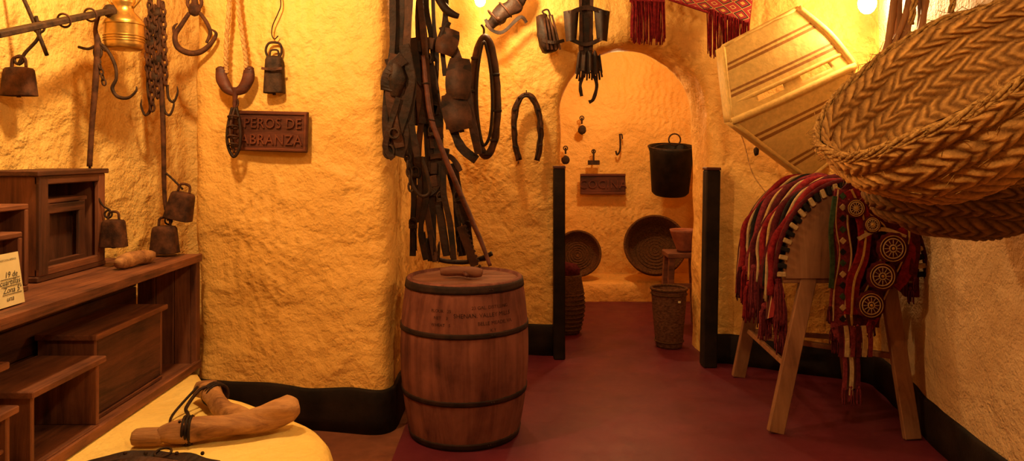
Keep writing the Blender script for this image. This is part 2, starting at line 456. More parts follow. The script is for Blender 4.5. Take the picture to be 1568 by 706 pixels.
XA, XB, ZS = .37, 1.44, 1.82
XC, RR = (XA + XB) / 2, (XB - XA) / 2
XL, XR_ = -.62, 1.60
wy = lambda x: 5.5 - .165 * x
def arch():
    B = []
    nl = 38; na = 56
    for i in range(nl): B.append((XA, ZS * i / nl, -1, 0, XL, ZS * i / nl))
    for i in range(na + 1):
        a = math.pi * (1 - i / na); ca, sa = math.cos(a), math.sin(a)
        tx = (XR_ - XC) / ca if ca > 1e-6 else ((XL - XC) / ca if ca < -1e-6 else 1e9)
        tz = (ZT - ZS) / sa if sa > 1e-6 else 1e9
        t = min(tx, tz); B.append((XC + RR * ca, ZS + RR * sa, ca, sa, XC + t * ca, ZS + t * sa))
    for i in range(nl): B.append((XB, ZS * (1 - (i + 1) / nl), 1, 0, XR_, ZS * (1 - (i + 1) / nl)))
    rings = [('b', 1, .5), ('b', .5, .5), ('b', 0, .5)] + [('r', 0, y) for y in (.46, .4, .34, .28, .22, .17, .12)]
    for i in range(6):
        a = math.pi / 2 * i / 5; rings.append(('r', .09 * (1 - math.cos(a)), .09 * (1 - math.sin(a))))
    nw = 30
    for i in range(1, nw + 1): rings.append(('w', i / nw, 0))
    o = Ob('wall_arch')
    def f(s, t):
        x, z, ox, oz, X, Z = B[int(round(s * (len(B) - 1)))]; k, q, y = rings[int(round(t * (len(rings) - 1)))]
        if k == 'r': px, pz = x + ox * q, z + oz * q
        elif k == 'b': px, pz = x + (X - x) * q, z + (Z - z) * q
        else:
            x0, z0 = x + ox * .09, z + oz * .09; px, pz = x0 + (X - x0) * q, z0 + (Z - z0) * q
        return nd((px, wy(px) + y, pz))
    o.grid(f, len(B) - 1, len(rings) - 1, plaster)
    o.done(keep=True)
arch()
base('baseboard_arch_left', roundpath([(-.60, wy(-.6)), (.33, wy(.33))], 0))
base('baseboard_arch_right', roundpath([(1.48, wy(1.48)), (1.60, wy(1.60))], 0), h=.21)
PB = roundpath([(-.35, 5.9), (-.35, 7.95), (2.12, 7.95), (2.12, 5.7)], [.3, .3])
wall('wall_back_room', PB, 0, 2.98, plaster)
o = Ob('floor'); o.grid(lambda s, t: V((-2.6 + 5.2 * s, -1.4 + 9.6 * t, 0)), 10, 10, floor_m); o.done(keep=True)
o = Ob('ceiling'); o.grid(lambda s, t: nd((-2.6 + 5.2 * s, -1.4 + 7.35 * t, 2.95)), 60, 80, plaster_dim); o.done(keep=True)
o = Ob('ceiling_back_room'); o.grid(lambda s, t: nd((-.5 + 2.8 * s, 5.92 + 2.2 * t, 2.84 + .12 * math.sin(math.pi * s))), 40, 40, plaster); o.done(keep=True)
o = Ob('trim_masonry_step')
rows = [(7.42, 0), (7.42, .06), (7.42, .12), (7.425, .175), (7.45, .197), (7.5, .2), (7.65, .2), (7.8, .2), (7.95, .2)]
o.grid(lambda s, t: nd((-.33 + 2.44 * s, rows[int(round(t * 8))][0], rows[int(round(t * 8))][1]), .5), 60, 8, plaster); o.done(keep=True)

def bench():
    out = [(-2.36, 3.93), (-1.72, 3.96), (-1.52, 3.70), (-1.25, 3.5), (-1.0, 3.32), (-.80, 3.1), (-.70, 2.8), (-.70, 2.4), (-.72, 1.6), (-.75, .6), (-2.36, .6)]
    P = cr([(x, y, 0) for x, y in out[1:-1]], 6)
    P = [V((-2.28, 3.96, 0))] + P + [V((-2.28, .6, 0))]
    c = V((-1.9, 2.5, 0)); o = Ob('masonry_bench'); n = len(P)
    H = .333
    rings = [(1, 0, 0), (1, 0, .08), (1, 0, .16), (1, 0, H - .09), (1, .012, H - .05), (1, .04, H - .015), (1, .09, H), (.82, 0, H), (.6, 0, H), (.4, 0, H), (.2, 0, H), (.0, 0, H)]
    def f(s, t):
        p = P[int(round(s * (n - 1)))]; q, ins, z = rings[int(round(t * (len(rings) - 1)))]
        d = p - c; L = d.length
        r = c + d * q if q < 1 else c + d * ((L - ins) / L)
        return nd((r.x, r.y, z), .5 if z < H else .2)
    o.grid(f, n - 1, len(rings) - 1, plaster_b); o.done(keep=True)
bench()

o = Ob('door_post'); o.box((.352, 5.37, .71), (.085, .10, 1.42), black_p, bev=.008); o.box((.352, 5.37, 1.427), (.09, .105, .02), w_sign, bev=.004); o.done()
o = Ob('door_post'); o.box((1.425, 5.17, .705), (.10, .11, 1.41), black_p, (0, .018, 0), bev=.008); o.box((1.438, 5.17, 1.42), (.105, .115, .02), w_sign, (0, .018, 0), bev=.004); o.done()

# ------------------------------------------------------------------ barrel
BX, BY = -.262, 3.98
H_ = .855
def brad(z):
    t = z / H_
    return .297 + (.316 - .297) * t + .046 * math.sin(math.pi * min(1, max(0, t))) ** .85
def barrel():
    o = Ob('wooden_barrel'); ns = 22; per = 8; n = ns * per
    prof = [(brad(H_ * i / 36), H_ * i / 36) for i in range(37)]
    prof = [(.02, .03), (brad(0) - .022, .03), (brad(0) - .02, 0.003)] + prof
    prof += [(brad(H_) - .018, H_ + .003), (brad(H_) - .022, H_ - .028), (.01, H_ - .026)]
    def mod(a, z):
        q = (a / (2 * math.pi) * ns) % 1; e = min(q, 1 - q)
        return 1 - .012 * max(0, 1 - e / .07)
    o.rev(prof, w_barrel, (BX, BY, 0), n=n, mod=mod)
    for zc, h in ((H_ - .026, .040), (.60, .026), (.255, .026), (.022, .034)):
        pr = []
        for j in range(4):
            z = zc - h / 2 + h * j / 3; pr.append((brad(z) + .0045, z))
        pr = [(brad(zc - h / 2) - .006, zc - h / 2)] + pr + [(brad(zc + h / 2) - .006, zc + h / 2)]
        o.rev(pr, hoop, (BX, BY, 0), n=96, cap=False)
        for q in (0, .04): o.ball((BX + math.cos(-1.1 + q) * (brad(zc) + .006), BY + math.sin(-1.1 + q) * (brad(zc) + .006), zc), .005, hoop, n=8)
    r = brad(H_) - .024
    for i in range(6):
        y0 = -r + 2 * r * i / 6 + .002; y1 = -r + 2 * r * (i + 1) / 6 - .002
        pts = []
        for j in range(7): y = y0 + (y1 - y0) * j / 6; pts.append((math.sqrt(max(0, r * r - y * y)), y))
        poly = [V((BX + x, BY + y, H_ - .012)) for x, y in pts] + [V((BX - x, BY + y, H_ - .012)) for x, y in pts[::-1]]
        o.add(poly, [list(range(len(poly)))], w_lid, False)
    def wrap(a0, z0):
        def f(co):
            z = z0 + co.y; R = brad(z) + .0016 + co.z
            a = a0 + co.x / brad(z)
            return V((BX + R * math.cos(a), BY + R * math.sin(a), z))
        return f
    A = -math.pi / 2
    for s_, a, z, sz in (('23 GAL. DISTILLING', .48, .735, .024), ('SHENAN. VALLEY MILLS', .36, .695, .030), ('BELLE MEADE, VA.', .56, .655, .026), ('K Y', .5, .620, .022),
                         ('FLOUR   25', -.30, .72, .022), ('NET    3', -.30, .685, .022), ('WHEAT   5', -.30, .65, .022)):
        o.text(s_, sz, ink, wrap(A + a, z), align='CENTER')
    o.done()
    q = Ob('wooden_bung_mallet'); z = H_ + .024
    q.tube([(BX - .13, BY - .03, z), (BX - .06, BY - .035, z + .006), (BX + .06, BY - .05, z + .004), (BX + .10, BY - .055, z)], [.018, .028, .028, .020], w_lid, 10, wob=.3)
    q.tube([(BX - .02, BY - .03, z + .01), (BX + .02, BY - .1, z - .01)], [.012, .01], w_sign, 8)
    q.done()
barrel()

# ------------------------------------------------------------------ left shelf
def shelf():
    o = Ob('wooden_shelf_trough'); xf, xb, y0, y1, z0, z1 = -1.745, -2.10, 1.7, 4.0, .340, .97
    xc = (xf + xb) / 2; dx = xf - xb; yc = (y0 + y1) / 2; dy = y1 - y0
    for i in range(3):
        w = dx / 3
        o.box((xb + w * (i + .5), yc, z1 - .016), (w - .003, dy + .02, .032), w_red_y)
    o.box((xc, yc, z0 + .015), (dx, dy, .03), w_red_y)
    for i in range(4):
        h = (z1 - z0 - .07) / 4
        o.box((xb + .01, yc, z0 + .035 + h * (i + .5)), (.02, dy - .04, h - .004), w_dark_y)
    for i in range(3):
        o.box((xb + .03 + (dx - .05) * (i + .5) / 3, y1 - .02, (z0 + z1) / 2), ((dx - .05) / 3 - .003, .03, z1 - z0 - .05), w_red_z)
    o.box((xf - .01, y1 - .02, (z0 + z1) / 2), (.035, .045, z1 - z0 - .03), w_red_z)
    o.box((xf + .004, yc, z1 - .02), (.022, dy + .03, .044), w_red_y)
    o.box((xf + .004, yc, z0 + .022), (.022, dy + .01, .044), w_red_y)
    o.box((-2.19, (y0 + 3.86) / 2, z1 - .016), (.17, 3.86 - y0, .03), w_red_y)
    o.done()
shelf()
def crate(name, x0, x1, y0, y1, z0, z1, t=.02, over=.02, mid=False, front=False):
    o = Ob(name); xc, yc, zc = (x0 + x1) / 2, (y0 + y1) / 2, (z0 + z1) / 2
    o.box((xc + over / 2, yc, z1 - t * .6), (x1 - x0 + over, y1 - y0 + over * 2, t * 1.3), w_red_y)
    o.box((xc, yc, z0 + t / 2), (x1 - x0, y1 - y0, t), w_red_y)
    o.box((xc, y0 + t / 2, zc - t * .1), (x1 - x0, t, z1 - z0 - t * 2.2), w_red_z)
    o.box((xc, y1 - t / 2, zc - t * .1), (x1 - x0, t, z1 - z0 - t * 2.2), w_red_z)
    o.box((x0 + t / 2, yc, zc), (t, y1 - y0 - t * 2, z1 - z0 - t * 2.4), w_dark_y)
    if front:
        o.box((x1 - t / 2, yc, zc), (t, y1 - y0 - t * 2, z1 - z0 - t * 2.4), w_dark_y)
    if mid:
        o.box((x1 - t, y0 + (y1 - y0) * .35, zc), (t, .08, z1 - z0 - t * 2.4), w_red_z)
        o.box((xc, yc + .05, z0 + (z1 - z0) * .45), (x1 - x0 - .02, y1 - y0 - .1, t * .8), w_red_y)
    return o.done()
crate('wooden_crate', -2.05, -1.80, 3.10, 3.70, .372, .75, front=True)
crate('wooden_crate', -2.02, -1.74, 2.60, 3.03, .372, .672)
crate('wooden_crate', -2.04, -1.76, 2.14, 2.52, .372, .64, mid=True)
crate('wooden_crate', -2.04, -1.78, 2.16, 2.50, .645, .80)

def cabinet():
    # open-fronted box lying on the shelf with a smaller box nested inside it
    o = Ob('nested_wooden_box'); x0, x1, y0, y1, z0, z1 = -2.29, -2.05, 3.10, 3.60, .972, 1.455
    t = .024; yc, zc, xc = (y0 + y1) / 2, (z0 + z1) / 2, (x0 + x1) / 2
    o.box((xc, yc, z1 - t / 2), (x1 - x0 + .04, y1 - y0 + .04, t), w_dark_y)
    o.box((xc, yc, z0 + t / 2), (x1 - x0 + .02, y1 - y0 + .02, t), w_dark_y)
    o.box((xc, y0 + t / 2, zc), (x1 - x0, t, z1 - z0 - t * 2), w_red_z)
    o.box((xc, y1 - t / 2, zc), (x1 - x0, t, z1 - z0 - t * 2), w_red_z)
    o.box((x0 + t / 2, yc, zc), (t, y1 - y0, z1 - z0 - t * 2), w_dark_z)
    o.box((x1, y0 + .03, zc), (t, .06, z1 - z0 - t * 2), w_dark_z)
    o.box((x1, y1 - .028, zc), (t, .056, z1 - z0 - t * 2), w_red_z)
    o.box((x1 - .001, yc, z1 - .042), (t, y1 - y0, .04), w_dark_y)
    o.box((x1 - .001, yc, z0 + .04), (t, y1 - y0, .035), w_red_y)
    a0, a1, c0, c1 = y0 + .075, y1 - .10, z0 + t, z1 - .13
    am, cm = (a0 + a1) / 2, (c0 + c1) / 2; xi = x1 - .035
    o.box((xi - .075, am, c1 - .01), (.17, a1 - a0 + .02, .022), w_red_y)
    o.box((xi - .075, a0 + .01, cm), (.15, .02, c1 - c0 - .02), w_red_z); o.box((xi - .075, a1 - .01, cm), (.15, .02, c1 - c0 - .02), w_red_z)
    for yy in (a0 + .03, a1 - .03): o.box((xi, yy, cm), (.018, .05, c1 - c0 - .024), w_dark_z)
    for zz in (c0 + .03, c1 - .045): o.box((xi + .001, am, zz), (.018, a1 - a0 - .02, .045), w_dark_y)
    o.box((xi - .05, am, cm), (.012, a1 - a0 - .04, c1 - c0 - .04), w_dark_z)
    o.done()
cabinet()
def framebox(name, x, y0, y1, z0, z1, dep, wy_, wz_):
    o = Ob(name); t = .022; yc, zc = (y0 + y1) / 2, (z0 + z1) / 2; xc = x - dep / 2
    o.box((xc, yc, z1 - t / 2), (dep, y1 - y0, t), wy_); o.box((xc, yc, z0 + t / 2), (dep, y1 - y0, t), wy_)
    o.box((xc, y0 + t / 2, zc), (dep, t, z1 - z0 - 2 * t), wz_); o.box((xc, y1 - t / 2, zc), (dep, t, z1 - z0 - 2 * t), wz_)
    o.box((x - dep + t / 2, yc, zc), (t, y1 - y0 - 2 * t, z1 - z0 - 2 * t), wz_)
    return o.done()
framebox('wooden_grain_measure', -1.97, 2.35, 2.93, .972, 1.325, .20, w_red_y, w_red_z)
framebox('wooden_grain_measure', -1.88, 2.30, 2.76, .972, 1.23, .08, w_red_y, w_red_z)
o = Ob('handwritten_card'); RC = Euler((0, math.radians(-8), 0)).to_matrix()
cc = V((-1.835, 2.575, 1.070))
o.box(cc, (.003, .22, .19), paper, RC, 0)
fn = lambda dy, dz, sh=0: (lambda co: cc + RC @ V((.003 + co.z, co.x + co.y * sh + dy, co.y + dz)))
o.text('COLECCION APEROS', .010, inkc, fn(.045, .068))
o.text('19 de', .030, inkc, fn(.055, .008, .3)); o.text('cuartillas', .030, inkc, fn(.045, -.018, .3)); o.text('Zona 5ª', .030, inkc, fn(.05, -.047, .3)); o.text('una', .027, inkc, fn(.035, -.076, .3))
for z in (.003, -.023, -.052): o.box(cc + RC @ V((.003, .05, z)), (.0008, .10, .0018), inkc, RC, 0)
o.done()
o = Ob('rounded_wood_block')
o.tube([(-1.885, 3.43, 1.0), (-1.88, 3.47, 1.008), (-1.87, 3.56, 1.012), (-1.85, 3.66, 1.006), (-1.84, 3.69, 1.0)], [.018, .034, .038, .034, .015], w_log, 12, wob=.25, flat=1)
o.done()

o = Ob('wooden_yoke')
o.tube([(-1.535, 2.92, .376), (-1.53, 2.92, .376), (-1.44, 2.925, .380), (-1.43, 2.93, .385)], [.020, .036, .036, .026], w_log, 7, wob=.2)
o.tube([(-1.44, 2.93, .385), (-1.40, 2.94, .388), (-1.34, 2.952, .392), (-1.24, 2.98, .396), (-1.14, 3.01, .398), (-1.06, 3.05, .402), (-1.00, 3.08, .415), (-.955, 3.10, .428), (-.925, 3.115, .432)], [.028, .042, .050, .053, .050, .051, .060, .062, .032], w_log, 20, wob=.35, wf=7)
o.tube([(-1.52, 3.47, .385), (-1.50, 3.46, .39), (-1.43, 3.40, .405), (-1.36, 3.30, .40), (-1.28, 3.20, .392), (-1.20, 3.12, .392), (-1.12, 3.05, .396)], [.020, .038, .050, .040, .042, .046, .044], w_log, 18, wob=.35, wf=7)
for q in (0, .013, .026):
    o.ring((-1.345 + q, 2.955, .393), .054, .0065, leather, (1, .2, 0))
o.tube([(-1.33, 2.95, .447), (-1.38, 3.06, .42), (-1.45, 3.20, .40), (-1.44, 3.32, .44), (-1.38, 3.36, .445)], .008, leather, 6)
o.tube([(-1.35, 2.92, .44), (-1.46, 3.08, .36), (-1.52, 3.22, .36), (-1.47, 3.36, .44)], .006, leather, 6)
for q in (0, .015, .03): o.ring((-1.40 + q, 3.37 - q, .403), .052, .0065, leather, (.7, -.7, 0))
o.done()
o = Ob('leather_strap')
o.strap([(-1.62, 2.70, .352), (-1.5, 2.78, .36), (-1.38, 2.80, .352), (-1.25, 2.76, .36), (-1.12, 2.72, .35)], .045, .010, leather, (0, -.3, 1))
o.strap([(-1.55, 2.66, .352), (-1.42, 2.70, .375), (-1.28, 2.70, .365), (-1.15, 2.64, .35)], .035, .010, leather2, (0, -.3, 1))
for x in (-1.5, -1.42, -1.3, -1.2): o.ball((x, 2.785, .368), .008, iron, n=8)
o.ring((-1.36, 2.80, .365), .03, .005, iron, (0, -.2, 1))
o.done()

# ------------------------------------------------------------------ left wall ironware
def steelyards():
    o = Ob('steelyard_scale')
    A = sheet(2.80)(-10, 54); B = sheet(3.55)(168, 17)
    o.beam(A, B, .024, .055, iron, up=(1, 0, 0)); o.ball(B, .034, iron, .2, 10)
    for q in (.55, .8): o.ring(V(A).lerp(B, q), .030, .005, rust, B - A)
    S = sheet(3.3)
    o.tube([S(28, -20), S(50, 30), S(72, 85)], .009, iron, 6)
    o.tube([S(55, 25), S(60, 55), S(38, 82), S(28, 100)], .008, iron, 6)
    o.ring(S(60, 42), .025, .006, iron)
    k = S.k
    o.bell(S(29, 103), 50 * k, 44 * k, 30 * k, rust); o.ring(S(29, 92), .02, .006, iron)
    S = sheet(3.55); k = S.k
    o.tube([S(152, 20), S(146, 45), S(150, 70), S(146, 130), S(141, 190), S(137, 255)], [.010, .010, .017, .015, .013, .013], rust, 8)
    o.tube([S(150, 65), S(165, 78), S(176, 100), S(178, 120), S(172, 135), S(180, 148), S(196, 150), S(208, 140), S(209, 132)], [.010, .009, .008, .008, .009, .009, .008, .006, .002], iron, 8)
    o.tube([S(120, 72), S(135, 75), S(150, 70), S(162, 78)], .007, iron, 6)
    o.ring(S(150, 80), .03, .007, iron, sx=.6); o.chain(S(148, 82), S(160, 130), .035, .004, iron)
    o.tube([S(137, 255), S(150, 300), S(158, 315), S(168, 322), S(166, 332)], [.006, .005, .005, .006, .005], iron, 6)
    o.ring(S(166, 328), .018, .005, iron)
    o.bell(S(174, 336), 38 * k, 42 * k, 26 * k, rust)
    o.done()
    o = Ob('steelyard_scale'); S = sheet(3.98); k = S.k
    o.tube([S(243, -20), S(246, 100), S(250, 200), S(252, 300), S(258, 338)], [.012, .015, .014, .012, .008], rust, 8)
    o.tube([S(232, -20), S(230, 60), S(226, 130), S(230, 165), S(222, 178)], [.008, .010, .008, .008, .004], iron, 8)
    for (u, v0, v1) in ((232, -5, 170), (240, 10, 150), (252, 5, 130), (226, 30, 120)):
        o.chain(S(u, v0, .02), S(u + 4, v1, .02), .045, .0065, rust)
    for v in (20, 42, 66, 92, 118): o.ball(S(234 + v % 3 * 4, v, .01), (.034, .02, .032), iron, .4, 10)
    for u, v, sgn in ((232, 150, -1), (256, 130, 1), (250, 150, 1)):
        o.tube([S(u, v), S(u + 2 * sgn, v + 20), S(u + 10 * sgn, v + 26), S(u + 16 * sgn, v + 12), S(u + 15 * sgn, v + 2)], [.008, .008, .007, .006, .002], iron, 6)
    o.tube([S(250, 262), S(262, 272), S(280, 290)], .006, iron, 6)
    Rt = Euler((0, .22, 0)).to_matrix()
    o.bell(S(285, 294, .03), 40 * k, 42 * k, 30 * k, rust, Rt)
    o.ring(S(258, 338), .02, .005, iron)
    o.bell(S(260, 344, .06), 40 * k, 41 * k, 30 * k, rust)
    o.done()
    o = Ob('brass_milk_can'); S = sheet(3.62); k = S.k; c = S(190, 76)
    pr = [(.005, 0), (24 * k, 0), (27 * k, 3 * k), (28 * k, 8 * k), (27.5 * k, 36 * k), (28.5 * k, 40 * k), (27 * k, 44 * k), (20 * k, 52 * k), (14 * k, 58 * k), (13 * k, 66 * k), (16 * k, 70 * k), (16 * k, 78 * k), (12 * k, 81 * k), (11 * k, 66 * k), (.004, 60 * k)]
    o.rev(pr, brass, c, n=40, cap=False)
    for h in (12, 16, 20, 38): o.ring(c + V((0, 0, h * k)), 28.3 * k, .0035, brass, (0, 0, 1), n=40)
    o.tube([c + V((-14 * k, 0, 64 * k)), c + V((-26 * k, 0, 84 * k)), c + V((0, 0, 104 * k)), c + V((26 * k, 0, 84 * k)), c + V((14 * k, 0, 64 * k))], .006, brass, 8)
    o.done()
    o = Ob('iron_swivel_hook'); S = sheet(4.02); k = S.k
    o.tube([S(296, -20), S(299, 12)], [.016, .02], rust, 8); o.ball(S(298, 14), (.035, .028, .04), rust, .2, 12)
    o.ring(S(298, 4), .04, .010, rust)
    o.tube([S(290, 20), S(278, 38), S(268, 55), S(272, 72), S(288, 81), S(306, 80), S(322, 68), S(331, 52), S(322, 44)], [.011, .013, .014, .016, .017, .016, .013, .009, .003], rust, 10)
    o.tube([S(306, 20), S(316, 34), S(322, 50), S(316, 66)], [.010, .012, .011, .008], rust, 8)
    o.tube([S(268, 55), S(266, 42), S(272, 36)], [.010, .008, .003], rust, 8)
    o.done()
steelyards()

# ------------------------------------------------------------------ pillar items
def pillar_items():
    S = sheet(3.97); k = S.k
    o = Ob('rope_with_wooden_yoke_hook')
    for a in (((352, -20), (350, 20), (347, 60), (346, 95), (347, 112)), ((362, -20), (366, 20), (372, 60), (377, 95), (376, 112))):
        for h in range(2):
            P = cr([S(u, v, .0) for u, v in a], 14)
            Q = [p + V((math.cos(i * .9 + h * math.pi) * .0065, math.sin(i * .9 + h * math.pi) * .0065, 0)) for i, p in enumerate(P)]
            o.tube(Q, .0085, rope_m, 6, k=1)
    for sg in (-1, 1):
        o.tube([S(360, 142), S(360 + 12 * sg, 136), S(360 + 20 * sg, 122), S(360 + 22 * sg, 106)], [.020, .030, .032, .026], w_sign, 12, wob=.25, flat=.7, N=(0, -1, 0))
        o.ball(S(360 + 22 * sg, 106), (.027, .02, .016), w_sign, .2, 10)
    o.tube([S(360, 134), S(360, 150), S(359, 168)], [.024, .014, .010], w_sign, 8)
    o.ring(S(361, 158), .022, .006, rust, sx=.6)
    o.tube([S(358, 165, .02), S(352, 195, .03), S(352, 222, .03), S(361, 240, .03), S(370, 225, .03), S(371, 195, .03), S(364, 165, .02)], .009, leather, 8)
    o.tube([S(362, 165, .02), S(357, 200, .045), S(362, 235, .03)], .008, leather2, 8)
    for v in (180, 195, 210, 222): o.ring(S(361, v, .035), .028, .005, leather2, (0, .3, 1), n=12)
    o.done()
    o = Ob('cow_bell'); S = sheet(3.98)
    o.tube([S(426, -30), S(430, 5), S(426, 20), S(418, 38), S(416, 52), S(420, 60), S(426, 55)], .0035, iron, 6)
    o.tube([S(412, 92), S(407, 78), S(411, 67), S(420, 65), S(429, 68), S(431, 80), S(426, 92)], .007, iron, 8)
    o.bell(S(420, 86), 31 * k, 57 * k, 22 * k, iron)
    o.strap([S(404.5, 106, .045), S(420, 108, .055), S(436, 106, .045)], .014, .003, rust)
    o.done()
    o = Ob('carved_wooden_sign')
    ang = math.atan2(-.22, 1.13); c = V((-1.345, 3.985, 1.652))
    R = Euler((0, math.radians(1.8), ang)).to_matrix()
    w, h = 127 * S.k, 62 * S.k
    o.box(c, (w, .022, h), w_sign, R, .004)
    for zz in (h / 2 - .012, -h / 2 + .012): o.box(c + R @ V((0, -.014, zz)), (w - .004, .010, .016), w_sign2, R, .003)
    for xx in (w / 2 - .01, -w / 2 + .01): o.box(c + R @ V((xx, -.014, 0)), (.014, .010, h - .03), w_sign2, R, .003)
    F = lambda x, z: (lambda co: c + R @ V((co.x * .95 + x, -.013 - co.z, co.y + z)))
    o.text('APEROS DE', .080, w_sign2, F(0, .018), .008, sp=1.05); o.text('LABRANZA', .080, w_sign2, F(.0, -.072), .008, sp=1.1)
    o.done()
pillar_items()

# ------------------------------------------------------------------ harness bundle
def harness():
    # pole under the ceiling that carries the tack
    o = Ob('wooden_tack_pole')
    o.tube([(-.655, 3.66, 2.455), (-.55, 4.2, 2.56), (-.44, 4.8, 2.68)], .024, w_sign, 10, wob=.2)
    for p in ((-.64, 3.74, 2.47), (-.45, 4.72, 2.665)): o.tube([p, (p[0], p[1], 2.94)], .008, rope_m, 6, k=2)
    o.done()
    o = Ob('leather_harness_bridle'); S = sheet(3.80); k = S.k
    def st(pts, w, m=leather, off=0, t=.008): o.strap([S(u, v, off) for u, v in pts], w * k, t, m)
    st([(614, -32), (612, 50), (606, 110), (598, 170), (603, 238)], 20)
    st([(628, -32), (624, 60), (618, 130), (612, 190), (600, 240)], 12, leather2, .015)
    st([(602, -32), (602, 70), (594, 130), (591, 200), (600, 240)], 10, leather, .02)
    st([(620, 70), (630, 120), (622, 170), (606, 215)], 15, leather, .03)
    st([(606, 84), (598, 130), (604, 180), (614, 226)], 14, leather2, .035)
    st([(620, 90), (600, 110), (594, 140)], 20, leather, .04)
    st([(612, 150), (600, 190), (592, 225), (604, 243)], 9, leather, .04)
    st([(598, 90), (610, 130), (616, 170), (620, 210), (612, 240)], 16, leather, .025)
    st([(626, 90), (634, 130), (630, 180), (640, 240)], 10, leather, .02)
    o.ring(S(597, 232, .03), .034, .007, iron, sx=.8); o.ring(S(606, 205, .05), .025, .006, iron)
    o.ring(S(603, 120, .05), .02, .005, iron)
    o.tube([S(606, 96, .03), S(610, 120, .04), S(606, 150, .03)], [.02, .045, .025], leather, 10, flat=.5, N=(0, -1, 0), wob=.4)
    o.tube([S(624, 240), S(626, 262), S(632, 285), S(645, 300), S(658, 295), S(655, 270), S(645, 240)], .010, leather, 8)
    o.chain(S(622, 225), S(630, 292), .05, .007, iron)
    o.done()
    o = Ob('leather_work_harness'); S = sheet(4.30); k = S.k
    def st(pts, w, m=leather, off=0, t=.008): o.strap([S(u, v, off) for u, v in pts], w * k, t, m)
    st([(640, -32), (650, 50), (656, 120), (664, 195)], 9, leather2, .05)
    st([(646, -32), (642, 60), (652, 130), (660, 230), (662, 330), (660, 400)], 12)
    st([(655, 85), (668, 150), (672, 230), (668, 300)], 15, leather, .02)
    st([(636, 90), (630, 150), (626, 210), (632, 262), (634, 300), (632, 392)], 10)
    st([(640, 120), (646, 180), (640, 240), (646, 280), (642, 340)], 11, leather2, .03)
    st([(632, 60), (640, 110), (654, 140), (650, 190)], 16, leather, .04)
    st([(678, 40), (700, 90), (702, 150), (694, 190), (706, 225), (730, 245)], 14)
    st([(690, 60), (712, 120), (722, 180), (733, 236)], 12, leather2, .03)
    st([(676, 230), (696, 290), (702, 350), (708, 392)], 11)
    st([(694, 250), (706, 310), (718, 360), (722, 402)], 12, leather, .03)
    st([(670, 300), (676, 340), (684, 392)], 12)
    st([(684, 230), (680, 290), (690, 340), (696, 396)], 9, leather, .05)
    st([(650, 240), (654, 300), (646, 350), (654, 396)], 9, leather, .05)
    st([(660, 240), (690, 240), (706, 262)], 8, leather2, .04)
    st([(650, 300), (658, 345), (668, 400)], 10, leather2, .02)
    st([(638, 285), (652, 296), (666, 290), (676, 270)], 10, leather, .03)
    for i in range(8):
        u0 = 634 + i * 8 + random.uniform(-4, 4); v0 = random.choice([-20, 60, 90, 150]); L = random.uniform(110, 200); sl = random.uniform(-.06, .2)
        st([(u0, v0), (u0 + sl * L * .3 + random.uniform(-6, 6), v0 + L * .33), (u0 + sl * L * .6 + random.uniform(-7, 7), v0 + L * .66), (u0 + sl * L, min(402, v0 + L))], random.uniform(6, 11), random.choice([leather, leather, leather2]), random.uniform(-.02, .05))
    for u, v in ((656, 90), (663, 200), (637, 262), (690, 190), (702, 300), (676, 300), (634, 340), (716, 345)):
        o.ring(S(u, v, .045), 7 * k, .005, iron, sx=.8)
        o.box(S(u, v + 6, .04), (13 * k, .012, 6 * k), iron, None, .003)
    for i in range(14):
        u = random.uniform(638, 705); v = random.uniform(60, 280)
        o.box(S(u, v, .03), (12 * k, .014, 18 * k), random.choice([leather, leather2]), (0, random.uniform(-.3, .3), 0), .005)
    def pad(u, v, w, h, rot):
        c = S(u, v, .04); R = Euler((0, rot, 0)).to_matrix()
        g = lambda s: (s - .5) * w * k
        o.grid(lambda s, t: c + R @ V((g(s) * (1 - .25 * abs(2 * t - 1) ** 2), -.03 * math.sin(math.pi * s) - .01 * math.sin(6 * t), (t - .5) * h * k)), 10, 12, leather2)
        o.grid(lambda s, t: c + R @ V((g(s) * (1 - .25 * abs(2 * t - 1) ** 2), .008 - .028 * math.sin(math.pi * s), (t - .5) * h * k)), 10, 12, leather)
    pad(703, 122, 40, 62, .06); pad(700, 172, 44, 58, -.25); pad(686, 66, 34, 40, .3)
    o.tube([S(668, -12, .03), S(680, 12, .03), S(692, 22, .03), S(703, 27, .03)], [.022, .026, .022, .016], leather, 10, wob=.3)
    o.tube([S(688, 35, .03), S(680, 50, .03), S(676, 66, .03), S(690, 78, .03)], [.016, .022, .02, .012], leather, 10, wob=.3)
    for i in range(6):
        u = 634 + i * 14 + random.uniform(-4, 4)
        o.tassel(S(u, random.uniform(350, 372), .02), 30 * k, 8 * k, leather, 5, .003, False)
    P0, P1 = S(706, 345, .06), S(728, 405, .06)
    o.beam(P0, P1, .05, .006, leather2)
    for i in range(9):
        p = P0.lerp(P1, i / 8); o.box(p + V((.028, -.001, 0)), (.016, .006, .016), leather2, (0, .785, 0), .001)
    o.tube([(-.52, 4.32, 1.02), (-.50, 4.32, .93), (-.42, 4.33, .885), (-.28, 4.33, .875), (-.18, 4.33, .90), (-.12, 4.32, .93)], .014, leather, 8)
    o.tube([(-.50, 4.36, 1.0), (-.47, 4.36, .90), (-.33, 4.36, .87), (-.15, 4.36, .89)], .010, leather2, 8)
    o.done()
    o = Ob('wooden_goad_stick')
    o.tube([S(650, 88, .08), S(655, 130, .09), S(664, 185, .10), S(688, 250, .11), S(718, 320, .12), S(738, 365, .14), S(752, 401, .16)], [.012, .015, .016, .016, .015, .014, .011], w_sign2, 10, wob=.2)
    o.ring(S(655, 130, .09), .018, .005, iron, (0, 0, 1)); o.ring(S(664, 185, .10), .019, .004, leather, (.2, 0, 1))
    o.done()
    o = Ob('horse_collar'); S = sheet(4.9); k = S.k
